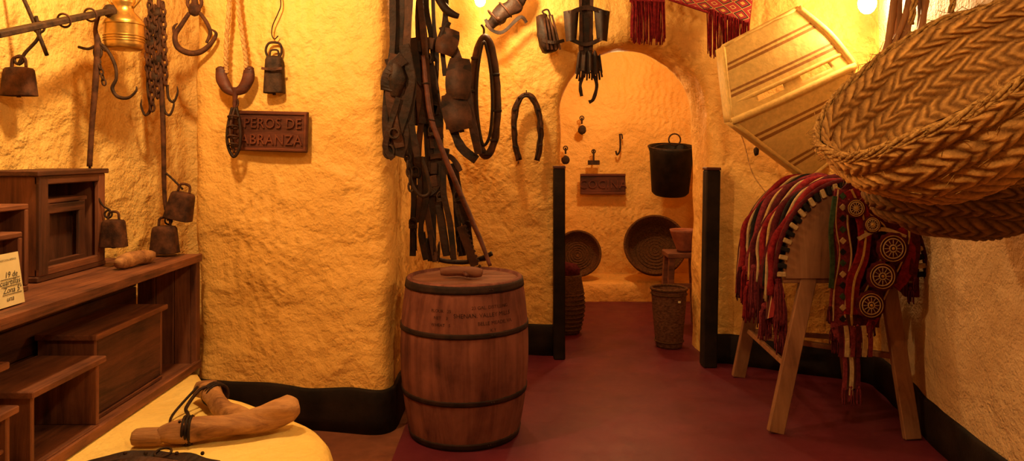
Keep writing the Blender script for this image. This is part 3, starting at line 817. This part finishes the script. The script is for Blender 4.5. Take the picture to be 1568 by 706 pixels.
    L = [(740, 58), (728, 90), (723, 140), (728, 190), (738, 232), (748, 236), (757, 215), (762, 170), (759, 115), (751, 70)]
    o.tube([S(u, v) for u, v in L], 6.0 * k, leather2, 10, True, 6, wob=.25)
    L2 = [(740, 66), (733, 100), (730, 145), (733, 190), (740, 222), (750, 208), (754, 165), (752, 115), (746, 78)]
    o.tube([S(u, v, .03) for u, v in L2], 2.5 * k, leather, 8, True, 5)
    for u, v in L[1:-1]: o.box(S(u, v, .028), (13 * k, .02, 4 * k), leather, None, .003)
    o.tube([S(740, 60), S(741, 45), S(737, 38)], .008, leather, 6)
    o.done()
    S = sheet(5.38); k = S.k
    o = Ob('small_horse_collar')
    L = [(794, 246), (789, 225), (787, 195), (789, 168), (797, 150), (806, 145), (815, 150), (824, 168), (828, 195), (827, 222), (822, 246)]
    o.tube([S(u, v) for u, v in L], [4 * k, 4.5 * k, 4 * k, 4.5 * k, 3 * k, 4.5 * k, 4.5 * k, 4 * k, 4 * k], leather2, 8, False, 5, wob=.7)
    o.tube([S(u * .86 + 808 * .14, v * .96 + 8, .02) for u, v in L], 1.6 * k, leather, 6, False, 5, wob=.4)
    for u, v in L[1:-1]: o.box(S(u, v, .02), (8 * k, .014, 3 * k), leather, (0, random.uniform(-.5, .5), 0), .002)
    o.tube([S(806, 147), S(806, 138)], .004, iron, 6); o.chain(S(794, 246), S(793, 252), .02, .003, iron)
    o.done()
    o = Ob('leather_muzzle')
    o.tube([S(748, 46, .05), S(758, 34, .06), S(772, 20, .07), S(788, 8, .07), S(802, -6, .06)], [5 * k, 10 * k, 14 * k, 13 * k, 9 * k], leather, 14, wob=.5, flat=.6, N=(0, -1, 0))
    o.strap([S(744, 32, .06), S(752, 48, .09), S(770, 52, .08), S(796, 30, .09), S(806, 38, .08)], 5 * k, .006, leather)
    for q in ((757, 30), (774, 18), (790, 4)): o.ring(S(q[0], q[1], .07), 14 * k, .006, leather2, (.75, 0, .65), n=14)
    o.ball(S(764, 34, .14), .016, leather2, n=10)
    o.done()
    o = Ob('leather_nosebag')
    c = S(843, 82, .06)
    o.rev([(.005, 0), (8 * k, 0), (12 * k, 3 * k), (15 * k, 14 * k), (14 * k, 30 * k), (10 * k, 46 * k), (8 * k, 58 * k), (6.5 * k, 58 * k), (8 * k, 40 * k)], leather, c, Euler((0, -.25, 0)).to_matrix(), 18, False, mod=lambda a, z: 1 + .12 * math.sin(5 * a + z * 20))
    for i in range(4):
        o.strap([S(832 + i * 4, 26, .08), S(834 + i * 5, 50, .14), S(838 + i * 6, 80, .13)], 3 * k, .005, leather2)
    o.strap([S(830, 66, .12), S(846, 70, .15), S(862, 66, .12)], 5 * k, .006, leather)
    o.tube([S(836, 26, .05), S(830, 20, .05), S(838, 17, .05), S(842, 26, .05)], .007, leather, 6)
    o.done()
    o = Ob('leather_blinder_bridle'); S = sheet(5.2); k = S.k
    o.strap([S(896, -20), S(898, 30), S(897, 80), S(900, 95)], 20 * k, .02, leather)
    o.strap([S(888, -20, .02), S(889, 40, .02), S(890, 78, .02)], 5 * k, .01, leather2); o.strap([S(906, -20, .02), S(905, 40, .02), S(904, 78, .02)], 5 * k, .01, leather2)
    for sg, u in ((-1, 874), (1, 921)):
        c = S(u, 42, .03)
        o.grid(lambda s, t: c + V(((s - .5) * 24 * k * (1 - .35 * t), -.05 * math.sin(math.pi * s), (.5 - t) * 46 * k)), 8, 10, leather)
        o.grid(lambda s, t: c + V(((s - .5) * 23 * k * (1 - .35 * t), .012 - .048 * math.sin(math.pi * s), (.5 - t) * 45 * k)), 8, 10, leather2)
    o.strap([S(870, 24, .07), S(897, 14, .05), S(928, 24, .07)], 7 * k, .01, leather)
    o.strap([S(872, 62, .06), S(897, 70, .05), S(922, 60, .06)], 6 * k, .01, leather)
    c = S(901, 98, .03)
    o.grid(lambda s, t: c + V(((s - .5) * (34 + 8 * t) * k, -.05 * math.sin(math.pi * s) - .012 * math.sin(s * 26), (.5 - t) * (30 + 7 * math.sin(s * 19)) * k)), 24, 6, leather)
    for i in range(11): o.strap([S(884 + i * 3.4, 106, .05), S(883 + i * 3.7, 116, .05), S(882 + i * 3.9, 122 + random.uniform(-4, 5), .04)], 3 * k, .006, leather, k=2)
    o.strap([S(895, 110, .03), S(888, 130, .03), S(890, 148, .03)], 5 * k, .008, leather); o.strap([S(905, 110, .03), S(913, 130, .03), S(908, 152, .03), S(901, 157, .03)], 5 * k, .008, leather)
    o.done()
harness()

# ------------------------------------------------------------------ red fringed textile
def textile():
    o = Ob('fringed_saddlebag_textile'); y = 5.02; S = sheet(y); k = S.k
    c = [S(1018, -40), S(1155, -40), S(1146, 38), S(1010, -6)]
    o.grid(lambda s, t: c[0].lerp(c[1], s).lerp(c[3].lerp(c[2], s), t) + V((0, .012 * math.sin(9 * s + 4 * t) - .01, 0)), 24, 12, kilim)
    e0, e1, e2 = c[3], c[2], c[1]
    o.tube([e0, e0.lerp(e1, .5) + V((0, -.02, -.01)), e1], .010, red_t, 8); o.tube([e1, e2], .010, red_t, 8)
    c2 = [S(962, -40), S(1020, -40), S(1018, 6), S(964, 4)]
    o.grid(lambda s, t: c2[0].lerp(c2[1], s).lerp(c2[3].lerp(c2[2], s), t), 8, 8, red_t)
    def fringe(a, b, L, n, off=.02):
        for i in range(n):
            s = (i + random.random()) / n; p = a.lerp(b, s) + V((0, -off + random.uniform(-.015, .015), 0)); l = L * random.uniform(.86, 1.05)
            dx = random.uniform(-.008, .008)
            o.tube([p, p + V((dx, 0, -l * .5)), p + V((dx * 1.5, random.uniform(-.01, .01), -l))], .0042, red_t, 4, k=3)
        o.ball(a.lerp(b, .5), (.01, .01, .01), red_t)
    fringe(S(966, 2), S(1017, 4), 64 * k, 70)
    fringe(S(1082, 14), S(1146, 36), 70 * k, 80)
    o.done()
textile()

# ------------------------------------------------------------------ yellow canvas case
def case():
    o = Ob('canvas_pack_case')
    TL, TR = sheet(4.62)(1107, 72), sheet(4.62)(1222, 13)
    BL, BR = sheet(4.50)(1121, 186), sheet(4.50)(1308, 101)
    BL2, BR2 = sheet(4.78)(1238, 274), sheet(4.78)(1284, 236)
    def f1(s, t):
        p = TL.lerp(TR, s).lerp(BL.lerp(BR, s), t)
        b = math.sin(math.pi * s) ** .5 * math.sin(math.pi * min(1, t * .92 + .04)) ** .5 if 0 < s < 1 else 0
        return p + V((0, -.035 * b, 0)) + V((0, -.012 * noise.noise(V((s * 3, t * 3, 1))), 0))
    sk = lambda s, t: (.22 < s < .46 or .60 < s < .84) and .80 < t < .90
    o.grid(f1, 40, 30, case_m, skip=sk, uvf=lambda u, v: (u, v * .5))
    def f2(s, t):
        p = BL.lerp(BR, s).lerp(BL2.lerp(BR2, s), t)
        b = math.sin(math.pi * s) ** .5 * math.sin(math.pi * t) if 0 < s < 1 else 0
        return p + V((0, -.03 * b, 0))
    o.grid(f2, 40, 24, case_m, uvf=lambda u, v: (u, .5 + v * .5))
    D = V((.0, .16, .0))
    E = [TL, TR, BR, BR2, BL2, BL]
    for i in range(6):
        a, b = E[i], E[(i + 1) % 6]
        o.grid(lambda s, t: a.lerp(b, s) + D * t, 10, 5, case_m, uvf=lambda u, v: (u, .02 + v * .05))
    for i in range(6):
        o.tube([E[i], E[(i + 1) % 6]], .012, case_m, 8)
    o.tube([BL + V((0, -.01, 0)), BL.lerp(BR, .5) + V((0, -.022, -.004)), BR + V((0, -.01, 0))], .019, case_m, 10)
    a, b = TL.lerp(BL, .79), TR.lerp(BR, .79)
    o.tube([a, a.lerp(b, .5) + V((0, -.045, 0)), b], .010, case_m, 8)
    o.tube([TR, TR.lerp(BR, .5) + V((.02, -.01, .012)), BR], .02, case_m, 10)
    o.done(solid=.008)
    o = Ob('hanging_cord')
    o.tube([sheet(4.9)(1118, 168), sheet(4.9)(1138, 215), sheet(4.85)(1152, 265), sheet(4.8)(1175, 298)], .004, rope_m, 6)
    o.tube([sheet(4.9)(1108, 163), sheet(4.9)(1116, 160), sheet(4.9)(1120, 170)], .012, iron, 8); o.ball(sheet(4.85)(1158, 232), (.018, .02, .03), iron, .2)
    o.done()
case()

# ------------------------------------------------------------------ esparto baskets (really woven relief)
def bowl(name, C, L, Mv, a, b, dep, mo, hairs, seed=0, squash=2.6, rimr=.013, nb=5, ku=46):
    o = Ob(name); L = L.normalized(); Mv = (Mv - L * Mv.dot(L)).normalized(); N = L.cross(Mv).normalized()
    if N.z < 0: N = -N
    def weave(t, s):
        vb = s * nb + .12 * noise.noise(V((t * 8, s * 3, seed)))
        z = abs(vb % 1 - .5)
        ph = t * ku + z * 2.6 + .45 * noise.noise(V((t * 30, s * 8, seed + 3))) + int(vb) * .4
        h = (.5 + .5 * math.sin(ph * 6.2832)) ** .7
        h *= .75 + .5 * noise.noise(V((t * 60, s * 40, seed)))
        return max(0, h) * (.25 + .75 * (1 - (2 * z) ** 6)), z
    def P(t, s, inset=0, rel=0):
        an = 2 * math.pi * t; w = max(0, 1 - s ** squash) ** .5
        ww = w * (1 + .035 * math.sin(3 * an + seed))
        p = C + L * (a - inset) * math.cos(an) * ww + Mv * (b - inset) * math.sin(an) * ww - N * (dep - inset) * s
        p -= N * (.025 * math.cos(2 * an + seed * .3) * (1 - s))
        h, z = weave(t, s)
        p += (p - C).normalized() * (.014 * (1 - (2 * z) ** 2) + rel * h * .012) * (1 if inset == 0 else -1)
        return p + noise.noise_vector(p * 5 + V((seed, 0, 0))) * .022
    o.grid(lambda t, s: P(t, s * .995, 0, 1), 560, 110, mo, uvf=lambda t, s: (weave(t, s * .995)[0], s))
    o.grid(lambda t, s: P(t, s * .99, .016, 1), 440, 80, esparto_in, uvf=lambda t, s: (weave(t, s * .99)[0], s))
    for off, rr in ((0, rimr), (.035, rimr * .7)):
        for h in range(3):
            pts = []
            for i in range(180):
                p = P(i / 180, off); n = (p - C).normalized(); ph = i * .55 + h * 2.094
                pts.append(p + n * math.cos(ph) * rr * .6 + N * math.sin(ph) * rr * .6)
            o.tube(pts, rr * .62, esp_rope, 5, True, 1)
    for i in range(hairs):
        t = random.random(); s = random.choice([0, 0, 0, .0, .2, .4, .6]); p = P(t, s); d = V((random.uniform(-1, 1), random.uniform(-1, .2), random.uniform(-.8, .8))).normalized()
        T = (P(t + .01, s) - p).normalized() * random.choice([-1, 1])
        l = random.uniform(.02, .10)
        o.tube([p, p + (T * .8 + d * .3) * l * .5, p + (T * .8 + d * .5) * l], .0014, esp_rope, 3, k=2)
    return o
Yv = V((0, 1, 0))
S1 = sheet(2.58)
L1 = V((.80, -.22, .56)); lp = V((-.57, 0, .80))
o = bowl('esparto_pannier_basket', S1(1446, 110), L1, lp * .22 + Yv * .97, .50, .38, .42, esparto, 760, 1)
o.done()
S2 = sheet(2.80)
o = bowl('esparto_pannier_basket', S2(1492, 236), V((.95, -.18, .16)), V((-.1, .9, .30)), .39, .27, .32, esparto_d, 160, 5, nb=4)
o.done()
o = Ob('esparto_hanging_rope')
for u, v in ((1480, 10), (1550, -10)):
    p = S1(u, v, -.36)
    for h in range(3):
        o.tube([p + V((math.cos(i * .8 + h * 2.1) * .008 + i * .003, math.sin(i * .8 + h * 2.1) * .008, i * .02)) for i in range(int((2.93 - p.z) / .02))], .006, esp_rope, 5, k=1)
o.done()
o = Ob('reed_stick_bundle')
S = sheet(3.75)
for u0, u1, r in ((1350, 1372, .018), (1362, 1378, .015), (1368, 1398, .020), (1380, 1392, .016), (1392, 1420, .018), (1404, 1412, .015), (1352, 1404, .014)):
    o.tube([S(u0, 96, random.uniform(0, .08)), S((u0 + u1) / 2 + random.uniform(-5, 5), 40, random.uniform(0, .06)), S(u1, -60, random.uniform(0, .05))], [r * 1.1, r, r * .9], stick_m, 8, wob=.5)
o.done()

# ------------------------------------------------------------------ trestle with trappings
def trestle():
    o = Ob('wooden_trestle_saddle_stand')
    xc, zb, R, Hh = 1.87, .84, .365, .49
    y0, y1 = 3.98, 4.78
    cx = lambda y: xc + (y - y0) * .06
    for y in (y0, y1):
        pts = [(cx(y) + R * math.cos(a), zb + Hh * math.sin(a)) for a in [math.pi * i / 32 for i in range(33)]]
        n = len(pts); vs = [V((x, y - .012, z)) for x, z in pts] + [V((x, y + .012, z)) for x, z in pts]
        fs = [list(range(n)), [n + i for i in range(n)][::-1]] + [[i, (i + 1) % n, n + (i + 1) % n, n + i] for i in range(n)]
        o.add(vs, fs, w_horse, False)
    for i in range(12):
        a = math.pi * (i + .5) / 12; ca, sa = math.cos(a), math.sin(a)
        c = V((cx((y0 + y1) / 2) + (R - .01) * ca, (y0 + y1) / 2, zb + (Hh - .01) * sa))
        o.box(c, (.10, y1 - y0 - .03, .015), w_horse, (0, math.pi / 2 - math.atan2(sa / Hh, ca / R), 0), .003)
    o.box((xc, y0 + .03, zb), (2 * R, .05, .06), w_horse)
    o.box((cx(y1), y1 - .03, zb), (2 * R, .05, .06), w_horse)
    legs = [((1.655, 4.0, .87), (1.44, 3.93, .0)), ((2.08, 4.0, .87), (2.14, 3.84, .0)), ((1.66, 4.74, .87), (1.55, 4.92, .0)), ((2.12, 4.72, .87), (2.20, 4.66, .0))]
    for a, b in legs:
        b2 = V(b); b2.z = .004
        o.beam(a, b2, .088, .036, w_horse)
    o.beam((2.10, 3.93, .42), (1.62, 4.86, .30), .03, .03, w_horse)
    o.beam((1.53, 4.0, .35), (1.60, 4.86, .33), .03, .03, w_horse)
    o.beam((1.60, 4.86, .33), (2.17, 4.68, .33), .03, .03, w_horse)
    o.done()
    o = Ob('striped_saddle_blanket')
    def f(s, t):
        y = 4.00 + .80 * s
        Lh = .22 + .05 * math.sin(7 * s)
        tot = Lh * 2 + 1.36; q = t * tot
        w = .014 * math.sin(14 * s + 3 * t) + .022 * noise.noise(V((s * 4, t * 5, 2)))
        Rr, HH = R + .030 + w, Hh + .030 + w
        if q < Lh: return V((cx(y) - Rr - .012 * math.sin(s * 22) * (1 - q / Lh) - .02 * (1 - q / Lh), y, zb - (Lh - q)))
        if q > tot - Lh: return V((cx(y) + Rr, y, zb - (q - tot + Lh) * .5))
        a = math.pi * (1 - (q - Lh) / 1.36)
        return V((cx(y) + Rr * math.cos(a), y, zb + HH * math.sin(a)))
    o.grid(f, 60, 90, blanket)
    for i in range(34):
        a = math.pi * (1 - (i + .5) / 34); rr = R + .022
        c = V((xc + rr * math.cos(a), 3.962, zb + (Hh + .022) * math.sin(a)))
        o.box(c, (.05, .03, .026), blackw if i % 2 else cream_t, (0, -a, 0), .004)
    o.tube([V((xc + (R + .052) * math.cos(a), 3.965, zb + (Hh + .052) * math.sin(a))) for a in [math.pi * (1 - i / 20) for i in range(21)]], .014, dred_t, 8, k=2)
    for j, (m, dy, r) in enumerate(((red_t, .05, .020), (cream_t, .09, .010), (blackw, .12, .012), (dred_t, .17, .024), (gold_t, .22, .009), (red_t, .27, .020), (cream_t, .33, .009), (dred_t, .38, .022), (gold_t, .44, .009), (pink_t, .5, .020), (blackw, .56, .014), (cream_t, .61, .009), (red_t, .68, .018))):
        P = []
        for i in range(15):
            a = math.pi * (.98 - i / 14 * .62); y = 3.99 + dy + .02 * math.sin(i * .9 + j)
            rr = .050 + .010 * math.sin(i + j)
            P.append(V((cx(y) + (R + rr) * math.cos(a), y, zb + (Hh + rr) * math.sin(a))))
        P.insert(0, P[0] + V((-.01, -.01, -.14 - .05 * math.sin(j * 2))))
        o.tube(P, r, m, 8, k=3, wob=.3)
    for i, (x, y, z, L, w, m) in enumerate(((1.50, 4.10, .93, .40, .07, pink_t), (1.47, 4.2, .88, .34, .07, dred_t), (1.46, 4.33, .86, .30, .06, pink_t), (1.49, 4.02, .84, .30, .06, pink_t), (1.46, 4.5, .82, .22, .06, red_t),
                                            (1.52, 4.05, .75, .34, .06, pink_t), (1.47, 4.62, .80, .20, .05, dred_t), (1.46, 4.42, .74, .24, .06, red_t), (1.46, 4.14, .66, .2, .07, pink_t))):
        o.tassel((x, y, z), L, w, m, 30, .0042)
    o.done()
    o = Ob('embroidered_breast_collar'); S = sheet(3.90); k = S.k
    def st(pts, w, m, off=0, t=.012): o.strap([S(u, v, off) for u, v in pts], w * k, t, m, wv=.05)
    A, B, Cc, D = S(1278, 292, -.03), S(1385, 318, -.03), S(1398, 440, -.03), S(1276, 446, -.03)
    o.grid(lambda s, t: A.lerp(B, s).lerp(D.lerp(Cc, s), t) + V((0, -.014 * math.sin(11 * s) * t - .008 * math.sin(7 * t), .02 * math.sin(9 * s) * t)), 24, 20, dred_t)
    st([(1296, 282), (1315, 300), (1345, 322), (1372, 348), (1368, 385), (1350, 425), (1330, 468), (1326, 500)], 40, dred_t)
    for u in (-17, 17): st([(1296 + u, 286), (1315 + u, 300), (1345 + u, 326), (1372 + u, 350), (1368 + u, 385), (1350 + u, 425), (1330 + u, 468)], 2.5, gold_t, .012, .006)
    st([(1290, 290), (1286, 340), (1292, 390), (1284, 440), (1282, 490), (1298, 520), (1320, 505)], 26, pink_t, .01)
    for du in (-9, 9): st([(1290 + du, 290), (1286 + du, 340), (1292 + du, 390), (1284 + du, 440), (1282 + du, 490)], 2, cream_t, .02, .006)
    for i in range(12):
        v = 300 + i * 17; o.box(S(1288, v, .02), (8 * k, .008, 8 * k), (green_t, cream_t, blackw)[i % 3], (0, .785, 0), .002)
    st([(1276, 300), (1270, 350), (1272, 400), (1270, 440)], 7, green_t, .02)
    st([(1300, 290), (1320, 340), (1318, 390), (1304, 430), (1300, 480)], 22, red_t, .02)
    st([(1300, 290), (1320, 340), (1318, 390), (1304, 430), (1300, 480)], 3, gold_t, .03, .006)
    st([(1398, 340), (1402, 380), (1396, 430)], 14, dred_t, 0)
    st([(1376, 350), (1392, 380), (1386, 420), (1370, 440)], 18, red_t, .0)
    st([(1310, 365), (1345, 350), (1382, 362)], 6, cream_t, .03)
    def med(u, v, r):
        c = S(u, v, .035); R_ = Euler((math.pi / 2, 0, 0)).to_matrix()
        o.rev([(.001, .008), (r * k, .008), (r * k * 1.02, 0), (r * k, -.006), (.001, -.006)], dred_t, c, R_, 28, False, mod=lambda a, z: 1 + .06 * math.sin(12 * a))
        o.ring(c + V((0, -.010, 0)), r * k * .80, .0025, gold_t, n=28); o.ring(c + V((0, -.010, 0)), r * k * .62, .0035, cream_t, n=28)
        o.ring(c + V((0, -.010, 0)), r * k * .22, .004, cream_t, n=16); o.ball(c + V((0, -.012, 0)), (.009, .006, .009), brass, n=10)
        for i in range(12):
            a = math.pi * 2 * i / 12
            o.tube([c + V((math.cos(a) * r * k * .28, -.011, math.sin(a) * r * k * .28)), c + V((math.cos(a) * r * k * .55, -.011, math.sin(a) * r * k * .55))], .0025, cream_t, 4, k=1)
    med(1361, 379, 24); med(1345, 421, 23); med(1328, 465, 22); med(1305, 318, 15); med(1330, 343, 13)
    for i in range(6):
        u = 1284 + i * 9; st([(u, 498), (u + 2, 520), (u + 1, 545)], 7, [dred_t, cream_t, pink_t][i % 3], .015)
    for i, u in enumerate((1290, 1300, 1310)): st([(u, 530), (u + 3, 565), (u + 1, 596 + i * 8)], 6, [pink_t, cream_t, dred_t][i], .01)
    for u in (1291, 1301, 1313): o.tassel(S(u, 590, .01), 28 * k, 8 * k, pink_t, 8, .003)
    st([(1318, 505), (1330, 500), (1345, 470)], 12, red_t, .01)
    for u, v in ((1270, 470), (1274, 500), (1278, 515), (1335, 492), (1392, 440), (1400, 425)): o.tassel(S(u, v, .01), 24 * k, 10 * k, dred_t, 10, .0035)
    o.done()
trestle()

# ------------------------------------------------------------------ back room things
def backroom():
    o = Ob('carved_wooden_sign'); S = sheet(7.85); k = S.k; c = S(923, 282)
    w, h = 69 * k, 32 * k
    o.box(c, (w, .03, h), w_sign, None, .006)
    for zz in (h / 2 - .015, -h / 2 + .015): o.box(c + V((0, -.02, zz)), (w, .014, .022), w_sign2, None, .003)
    o.text('COCINA', .13, w_sign2, lambda co: c + V((co.x * .95, -.018 - co.z, co.y - .045)), .01, sp=1.1)
    o.done()
    o = Ob('iron_bucket'); S = sheet(7.55); k = S.k; c = S(1026, 298)
    o.rev([(.01, 0), (24 * k, 0), (28 * k, 4 * k), (33 * k, 66 * k), (35 * k, 72 * k), (34 * k, 75 * k), (32 * k, 72 * k), (27 * k, 8 * k), (.01, 5 * k)], MAT('black_iron', (.006, .005, .004), (.02, .013, .010), 9, .6, .5, metal=.1, spec=.2), c, Euler((.16, 0, 0)).to_matrix(), 36, False)
    o.ring(c + V((0, -.07, 73 * k)), 34.5 * k, .010, iron, (0, -.16, 1), n=36); o.ring(S(1033, 214, .0), 9 * k, .008, iron)
    o.tube([S(996, 228), S(1012, 222), S(1033, 220), S(1048, 222), S(1058, 230)], .008, iron, 6)
    o.done()
    for i, (u, v, kind) in enumerate(((891, 190, 0), (949, 215, 1), (909, 238, 2), (866, 236, 3))):
        S = sheet(7.86); k = S.k
        o = Ob(['iron_trivet', 'iron_pot_hook', 'iron_stamp', 'iron_clapper'][kind])
        if kind in (0, 3):
            o.tube([S(u, v - 10), S(u, v)], .01, iron, 6); o.ring(S(u, v - 9), .022, .006, iron); o.ball(S(u, v + 9, .02), (.045, .03, .05), iron, .2)
        elif kind == 1:
            o.tube([S(u, v - 10), S(u + 1, v + 5), S(u, v + 16), S(u - 4, v + 22), S(u - 6, v + 16)], .010, iron, 6); o.tube([S(u - 1, v - 8), S(u + 3, v - 9), S(u + 4, v - 2)], .008, iron, 6)
        else:
            o.tube([S(u, v - 8), S(u, v + 10)], .01, iron, 6); o.box(S(u, v + 11, .01), (18 * k, .03, 7 * k), iron, None, .004); o.ring(S(u, v - 6), .02, .006, iron)
        o.done()
    def disc(name, c, r, dep, tilt, mat):
        o = Ob(name); R = Euler(tilt).to_matrix()
        n = 9; pr = [(.005, 0)] + [(r * .8 * i / n, 0) for i in range(1, n + 1)] + [(r * .92, dep * .4), (r, dep), (r * 1.02, dep * 1.05), (r * .96, dep), (r * .88, dep * .4), (r * .76, .02), (.005, .02)]
        o.rev(pr, mat, c, R, 48, False)
        for q in range(1, 7): o.ring(V(c) + R @ V((0, 0, .022)), r * .76 * q / 7, .006, wick, R @ V((0, 0, 1)), n=32)
        for z, rr in ((dep, 1.0), (dep * .6, .96)): o.ring(V(c) + R @ V((0, 0, z)), r * rr, .014, wick, R @ V((0, 0, 1)), n=40)
        o.done()
    disc('round_sieve', (.70, 7.64, .45), .235, .10, (1.25, 0, -.1), wick)
    disc('wicker_basket', (1.52, 7.62, .50), .31, .22, (1.15, .1, -.25), wick)
    o = Ob('wooden_stool'); x, y, z = 1.50, 6.35, .665
    o.box((x, y, z - .022), (.30, .28, .044), w_lid, None, .006)
    for a, b in ((-.11, -.10), (.11, -.10), (-.11, .10), (.11, .10)): o.beam((x + a, y + b, z - .03), (x + a * 1.3, y + b * 1.3, .003), .05, .05, w_lid)
    o.beam((x - .13, y - .11, .38), (x + .13, y - .11, .38), .04, .03, w_lid); o.done()
    o = Ob('terracotta_bowl')
    o.rev([(.01, 0), (.07, 0), (.075, .02), (.11, .11), (.13, .17), (.135, .19), (.12, .18), (.09, .08), (.01, .03)], terr, (1.53, 6.35, .668), n=32, cap=False); o.done()
    o = Ob('wicker_bucket')
    c = V((1.245, 5.70, 0))
    o.rev([(.01, .002), (.10, .002), (.105, .02), (.13, .3), (.138, .44), (.142, .46), (.130, .46), (.12, .3), (.095, .03), (.01, .03)], MAT('aged_wicker_bucket', (.08, .034, .02), (.21, .095, .05), 40, .8, .9, stretch=(1, 1, 2)), c, n=36, cap=False)
    for z in (.05, .42): o.ring(c + V((0, 0, z)), .107 + z * .075, .007, wick, (0, 0, 1), n=36)
    o.ring(c + V((0, 0, .46)), .138, .012, wick, (0, 0, 1), n=36); o.box(c + V((.05, -.143, .38)), (.02, .004, .015), paper, None, 0)
    o.done()
    o = Ob('tall_wicker_basket')
    c = V((.475, 6.14, 0))
    o.rev([(.01, .002), (.10, .002), (.11, .03), (.14, .2), (.14, .36), (.12, .46), (.125, .50), (.11, .50), (.10, .45), (.12, .3), (.01, .04)], wick, c, n=30, cap=False)
    for i in range(12): o.ring(c + V((0, 0, .04 + i * .037)), .112 + .032 * math.sin(math.pi * i / 11), .010, wick, (0, 0, 1), n=30)
    o.ball(c + V((0, 0, .52)), (.10, .10, .08), dred_t, .4)
    o.done()
backroom()

# ------------------------------------------------------------------ lights
LC = (1, .65, .28)
def lamp(name, loc, e, r, col=LC):
    l = bpy.data.lights.new(name, 'POINT'); l.energy = e; l.shadow_soft_size = r; l.color = col
    o = bpy.data.objects.new(name, l); o.location = loc; sc.collection.objects.link(o)
def bulb(c, r=.04):
    o = Ob('hanging_light_bulb'); c = V(c)
    o.ball(c, (r, r, r * 1.25), bulb_m, n=16); o.rev([(.016, 0), (.018, .01), (.018, .05), (.008, .06)], iron, c + V((0, 0, r * 1.2)), n=12)
    o.tube([c + V((0, 0, r * 1.2 + .05)), V((c.x, c.y, 2.94))], .004, iron, 6, k=2); o.done()
bulb((2.235, 4.52, 2.475), .055); bulb((-.23, 5.2, 2.64))
lamp('lamp_right', (2.18, 4.44, 2.47), 46, .05)
lamp('lamp_centre', (-.12, 4.98, 2.70), 46, .05)
lamp('lamp_left', (-1.40, 2.9, 2.75), 112, .06)
lamp('lamp_back_room', (1.0, 6.7, 2.45), 52, .07)
lamp('lamp_room', (.45, 1.2, 2.70), 98, .10)
w = bpy.data.worlds.new('World'); sc.world = w; w.use_nodes = True
w.node_tree.nodes['Background'].inputs[0].default_value = (.5, .25, .08, 1); w.node_tree.nodes['Background'].inputs[1].default_value = .05

cam = bpy.data.cameras.new('camera'); cam.lens = 36 * 1100 / 1568; cam.sensor_width = 36; cam.shift_y = -118 / 1568
co = bpy.data.objects.new('camera', cam); co.location = (0, 0, CAMH); co.rotation_euler = (math.pi / 2, 0, 0)
sc.collection.objects.link(co); sc.camera = co
sc.view_settings.view_transform = 'Standard'
sc.view_settings.exposure = 0
